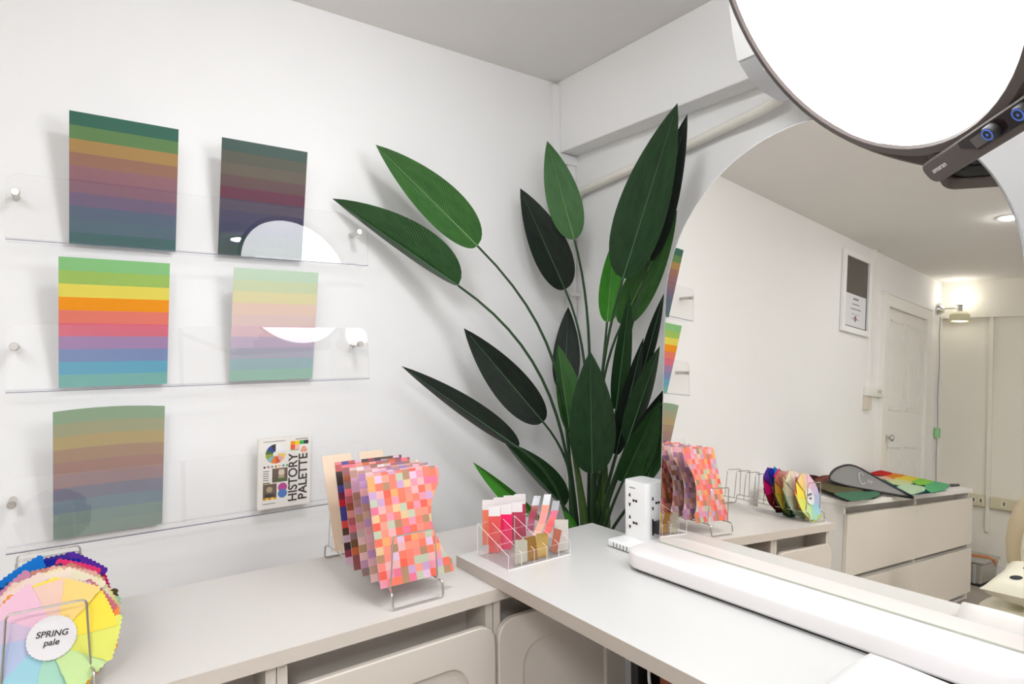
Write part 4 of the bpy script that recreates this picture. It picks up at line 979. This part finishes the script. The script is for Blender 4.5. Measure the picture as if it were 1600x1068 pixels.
# grey folder curling over the dark drapes
def folder():
    rows = []
    top = [(1297, 748, .10), (1299, 739, .11), (1308, 731, .13), (1324, 726.5, .14), (1340, 730, .10), (1362, 742, -.02), (1392, 759, -.16), (1427, 777, -.3)]
    bot = [(1297, 749, .10), (1300, 752, .06), (1312, 756, .02), (1328, 760, -.03), (1346, 763.5, -.08), (1366, 767, -.14), (1394, 772, -.21), (1427, 777.6, -.3)]
    def crv(cp, n):
        P = [via(a, b_, y=c_) for a, b_, c_ in cp]; out = []
        for i in range(n):
            a = i / (n - 1) * (len(P) - 1); k = min(int(a), len(P) - 2); f = a - k
            p0 = P[max(0, k - 1)]; p1 = P[k]; p2 = P[k + 1]; p3 = P[min(len(P) - 1, k + 2)]
            out.append(0.5 * ((2 * p1) + (p2 - p0) * f + (2 * p0 - 5 * p1 + 4 * p2 - p3) * f * f + (3 * p1 - p0 - 3 * p2 + p3) * f ** 3))
        return out
    n = 22; A = crv(top, n); B = crv(bot, n); nn = 9
    for i in range(n): rows.append([A[i].lerp(B[i], j / (nn - 1)) for j in range(nn)])
    zmin = min(p.z for r in rows for p in r)
    t = thing('fabric_folder', 'grey fabric folder with black piping curling up over the dark drapes', 'folder', tuple(A[0]))
    MB().grid(rows).build('folder_sheet', mat('grey_felt', rgb(136, 134, 133), .8), t, smooth=True, solid=.003)
    MB().tube(A + B[::-1], .008, 6, closed=True).build('piping', c3(40, 38, 40), t, smooth=True)
    def on(u, v, d=.004):
        a = u * (n - 1); i = min(int(a), n - 2); f = a - i
        p = (A[i].lerp(A[i + 1], f)).lerp(B[i].lerp(B[i + 1], f), v); nr = (A[i + 1] - A[i]).cross(B[i] - A[i]).normalized()
        if nr.y > 0: nr = -nr
        return p + nr * d
    lg = [on(.60 + .035 * math.cos(a), .52 + .28 * math.sin(a)) for a in [.6 + 5.0 * k / 14 for k in range(15)]]
    lg2 = [on(.66 + .05 * k / 8, .55 + .12 * math.sin(k * 1.6)) for k in range(9)]
    l = MB(); l.tube(lg, .0018, 5); l.tube(lg2, .0015, 5); l.build('white_emblem', c3(225, 225, 225), t)
folder()
tag(MB().prism([via(1484, 757, z=CZ + .002), via(1499, 757, z=CZ + .002), via(1499.5, 759, z=CZ + .002), via(1486, 760, z=CZ + .002)], (0, 0, .008)).build('black_pouch', M_black), 'flat black pouch corner at the far end of the chest', 'pouch')

# storage box on the floor
sb = thing('storage_box', 'clear plastic storage box with a grey lid on the floor by the far wall', 'box', (-5.05, .03, 0))
M_box = mat('smoky_plastic', rgb(160, 156, 148), .25)
V0 = [(-4.87, -.13), (-4.87, .22), (-5.25, .22), (-5.25, -.13)]
MB().add([(x, y, .012) for x, y in V0] + [(x + (.015 if x > -5 else -.015), y + (-.015 if y < 0 else .015), .17) for x, y in V0], [(3, 2, 1, 0), (4, 5, 6, 7)] + [(i, (i + 1) % 4, 4 + (i + 1) % 4, 4 + i) for i in range(4)]).build('tub', M_box, sb, bevel=.01)
MB().rbox((-5.275, -.155, .17), (-4.845, .245, .195), .008, 2).build('lid', mat('grey_lid', rgb(176, 174, 168), .4), sb)
for y in (-.09, .19): MB().box((-4.856, y - .01, .015), (-4.866, y + .01, .165)).build('corner_rib', mat('grey_lid', rgb(176, 174, 168), .4), sb)
MB().box((-4.852, -.13, .0), (-5.26, .22, .0115)).build('base_strip', M_black, sb)
o = MB(); pts = [via(1537, 876, x=-4.84), via(1548, 882, x=-4.842), via(1558, 888, x=-4.9)]
tag(MB().tube([(-4.95, .05, .2), (-5.0, -.04, .203), (-5.05, -.12, .203), (-5.05, -.17, .19), (-5.05, -.178, .15)], [.006, .012, .014, .012, .006], 8).build('orange_strap', mat('orange_strap', rgb(190, 120, 70), .6), smooth=True), 'orange strap lying over the lid of the storage box', 'strap')

# chair with pillow
cs0 = via(1522, 942, z=.45)
cr = thing('armchair', 'glossy cream upholstered chair at the right edge of the mirror', 'chair', (-2.5, -1.06, 0))
def sheet(fn, nu, nv_): return [[Vector(fn(i / (nu - 1), j / (nv_ - 1))) for j in range(nv_)] for i in range(nu)]
def seat_fn(u, v):
    a = 2 * PI * u; cx, cy = -2.47, -1.04; k = v
    s_ = abs(math.cos(a)) ** .6 * (1 if math.cos(a) > 0 else -1); c_ = abs(math.sin(a)) ** .6 * (1 if math.sin(a) > 0 else -1)
    return (cx + .27 * s_, cy + .29 * c_, .0)
def pad(cx, cy, cz, ax, ay, az, e=.55, n=28, m_=12):
    "soft superellipsoid pad"
    f = lambda c, e_: (abs(c) ** e_) * (1 if c >= 0 else -1)
    V = []; Fc = []
    for i in range(m_ + 1):
        t = -PI / 2 + PI * i / m_
        for j in range(n):
            a = 2 * PI * j / n; V.append(Vector((cx + ax * f(math.cos(t), .55) * f(math.cos(a), e), cy + ay * f(math.cos(t), .55) * f(math.sin(a), e), cz + az * f(math.sin(t), .9))))
    for i in range(m_):
        Fc += [(i * n + j, i * n + (j + 1) % n, (i + 1) * n + (j + 1) % n, (i + 1) * n + j) for j in range(n)]
    return MB().add(V, Fc)
pad(-2.47, -1.05, .425, .27, .285, .05).build('seat', M_cream, cr, smooth=True, angle=180)
bkm = pad(0, 0, 0, .06, .30, .28)
for v in bkm.v:
    x, y, z = v; zz = z + .64; v.x = -2.74 + x - .10 * (zz - .45); v.y = -1.07 + y; v.z = zz + .045
bkm.build('backrest', mat('cream_leather_shaded', rgb(206, 190, 158), .4), cr, smooth=True, angle=180)  # rear of the cream chair, its shade put into a darker colour
inn = pad(0, 0, 0, .045, .255, .24)
for v in inn.v:
    x, y, z = v; zz = z + .66; v.x = -2.66 + x - .10 * (zz - .45); v.y = -1.10 + y; v.z = zz
inn.build('back_cushion', M_cream, cr, smooth=True, angle=180)
for (x, y) in ((-2.28, -.84), (-2.28, -1.26), (-2.66, -.84), (-2.66, -1.26)):
    MB().tube([(x, y, .39), (x + (.03 if x > -2.5 else -.03), y + (.02 if y > -1 else -.02), 0)], [.016, .01], 10).build('leg', M_chrome, cr, smooth=True)
pw_ = thing('pillow', 'cream pillow with black dots lying on the glossy cream chair', 'pillow', (-2.43, -1.06, .475))
pm_ = MB(); n = 24
def pil(u, v, s): 
    x = 2 * u - 1; y = 2 * v - 1; h = (max(0, 1 - x ** 4) * max(0, 1 - y ** 4)) ** .45
    k = 1 - .06 * (1 - abs(x) ** 2) * (abs(y) > .01) * abs(y) - .0
    return Vector((-2.405 + .21 * x * (1 - .07 * (1 - y * y)), -1.06 + .25 * y * (1 - .07 * (1 - x * x)), (.562 + .0) + s * .058 * h - .03 * x * 0 + .03 * (-x)))
for s in (1, -1): pm_.grid([[pil(i / (n - 1), j / (n - 1), s) for j in range(n)] for i in range(n)])
pm_.build('cushion', mat('pillow_fabric', rgb(232, 228, 210), .7), pw_, smooth=True, angle=60)
for (u, v) in ((.80, .80), (.62, .62), (.82, .45), (.45, .78), (.5, .35), (.25, .6), (.7, .18)):
    c = pil(u, v, 1); P = [pil(u + .055 * math.cos(2 * PI * k / 14), v + .045 * math.sin(2 * PI * k / 14), 1) + Vector((0, 0, .0012)) for k in range(14)]
    MB().prism(P, (0, 0, .0008)).build('dot', M_dot, pw_)

# bookkeeping keys are not part of the scene
for o in bpy.data.objects:
    if '_w' in o: del o['_w']
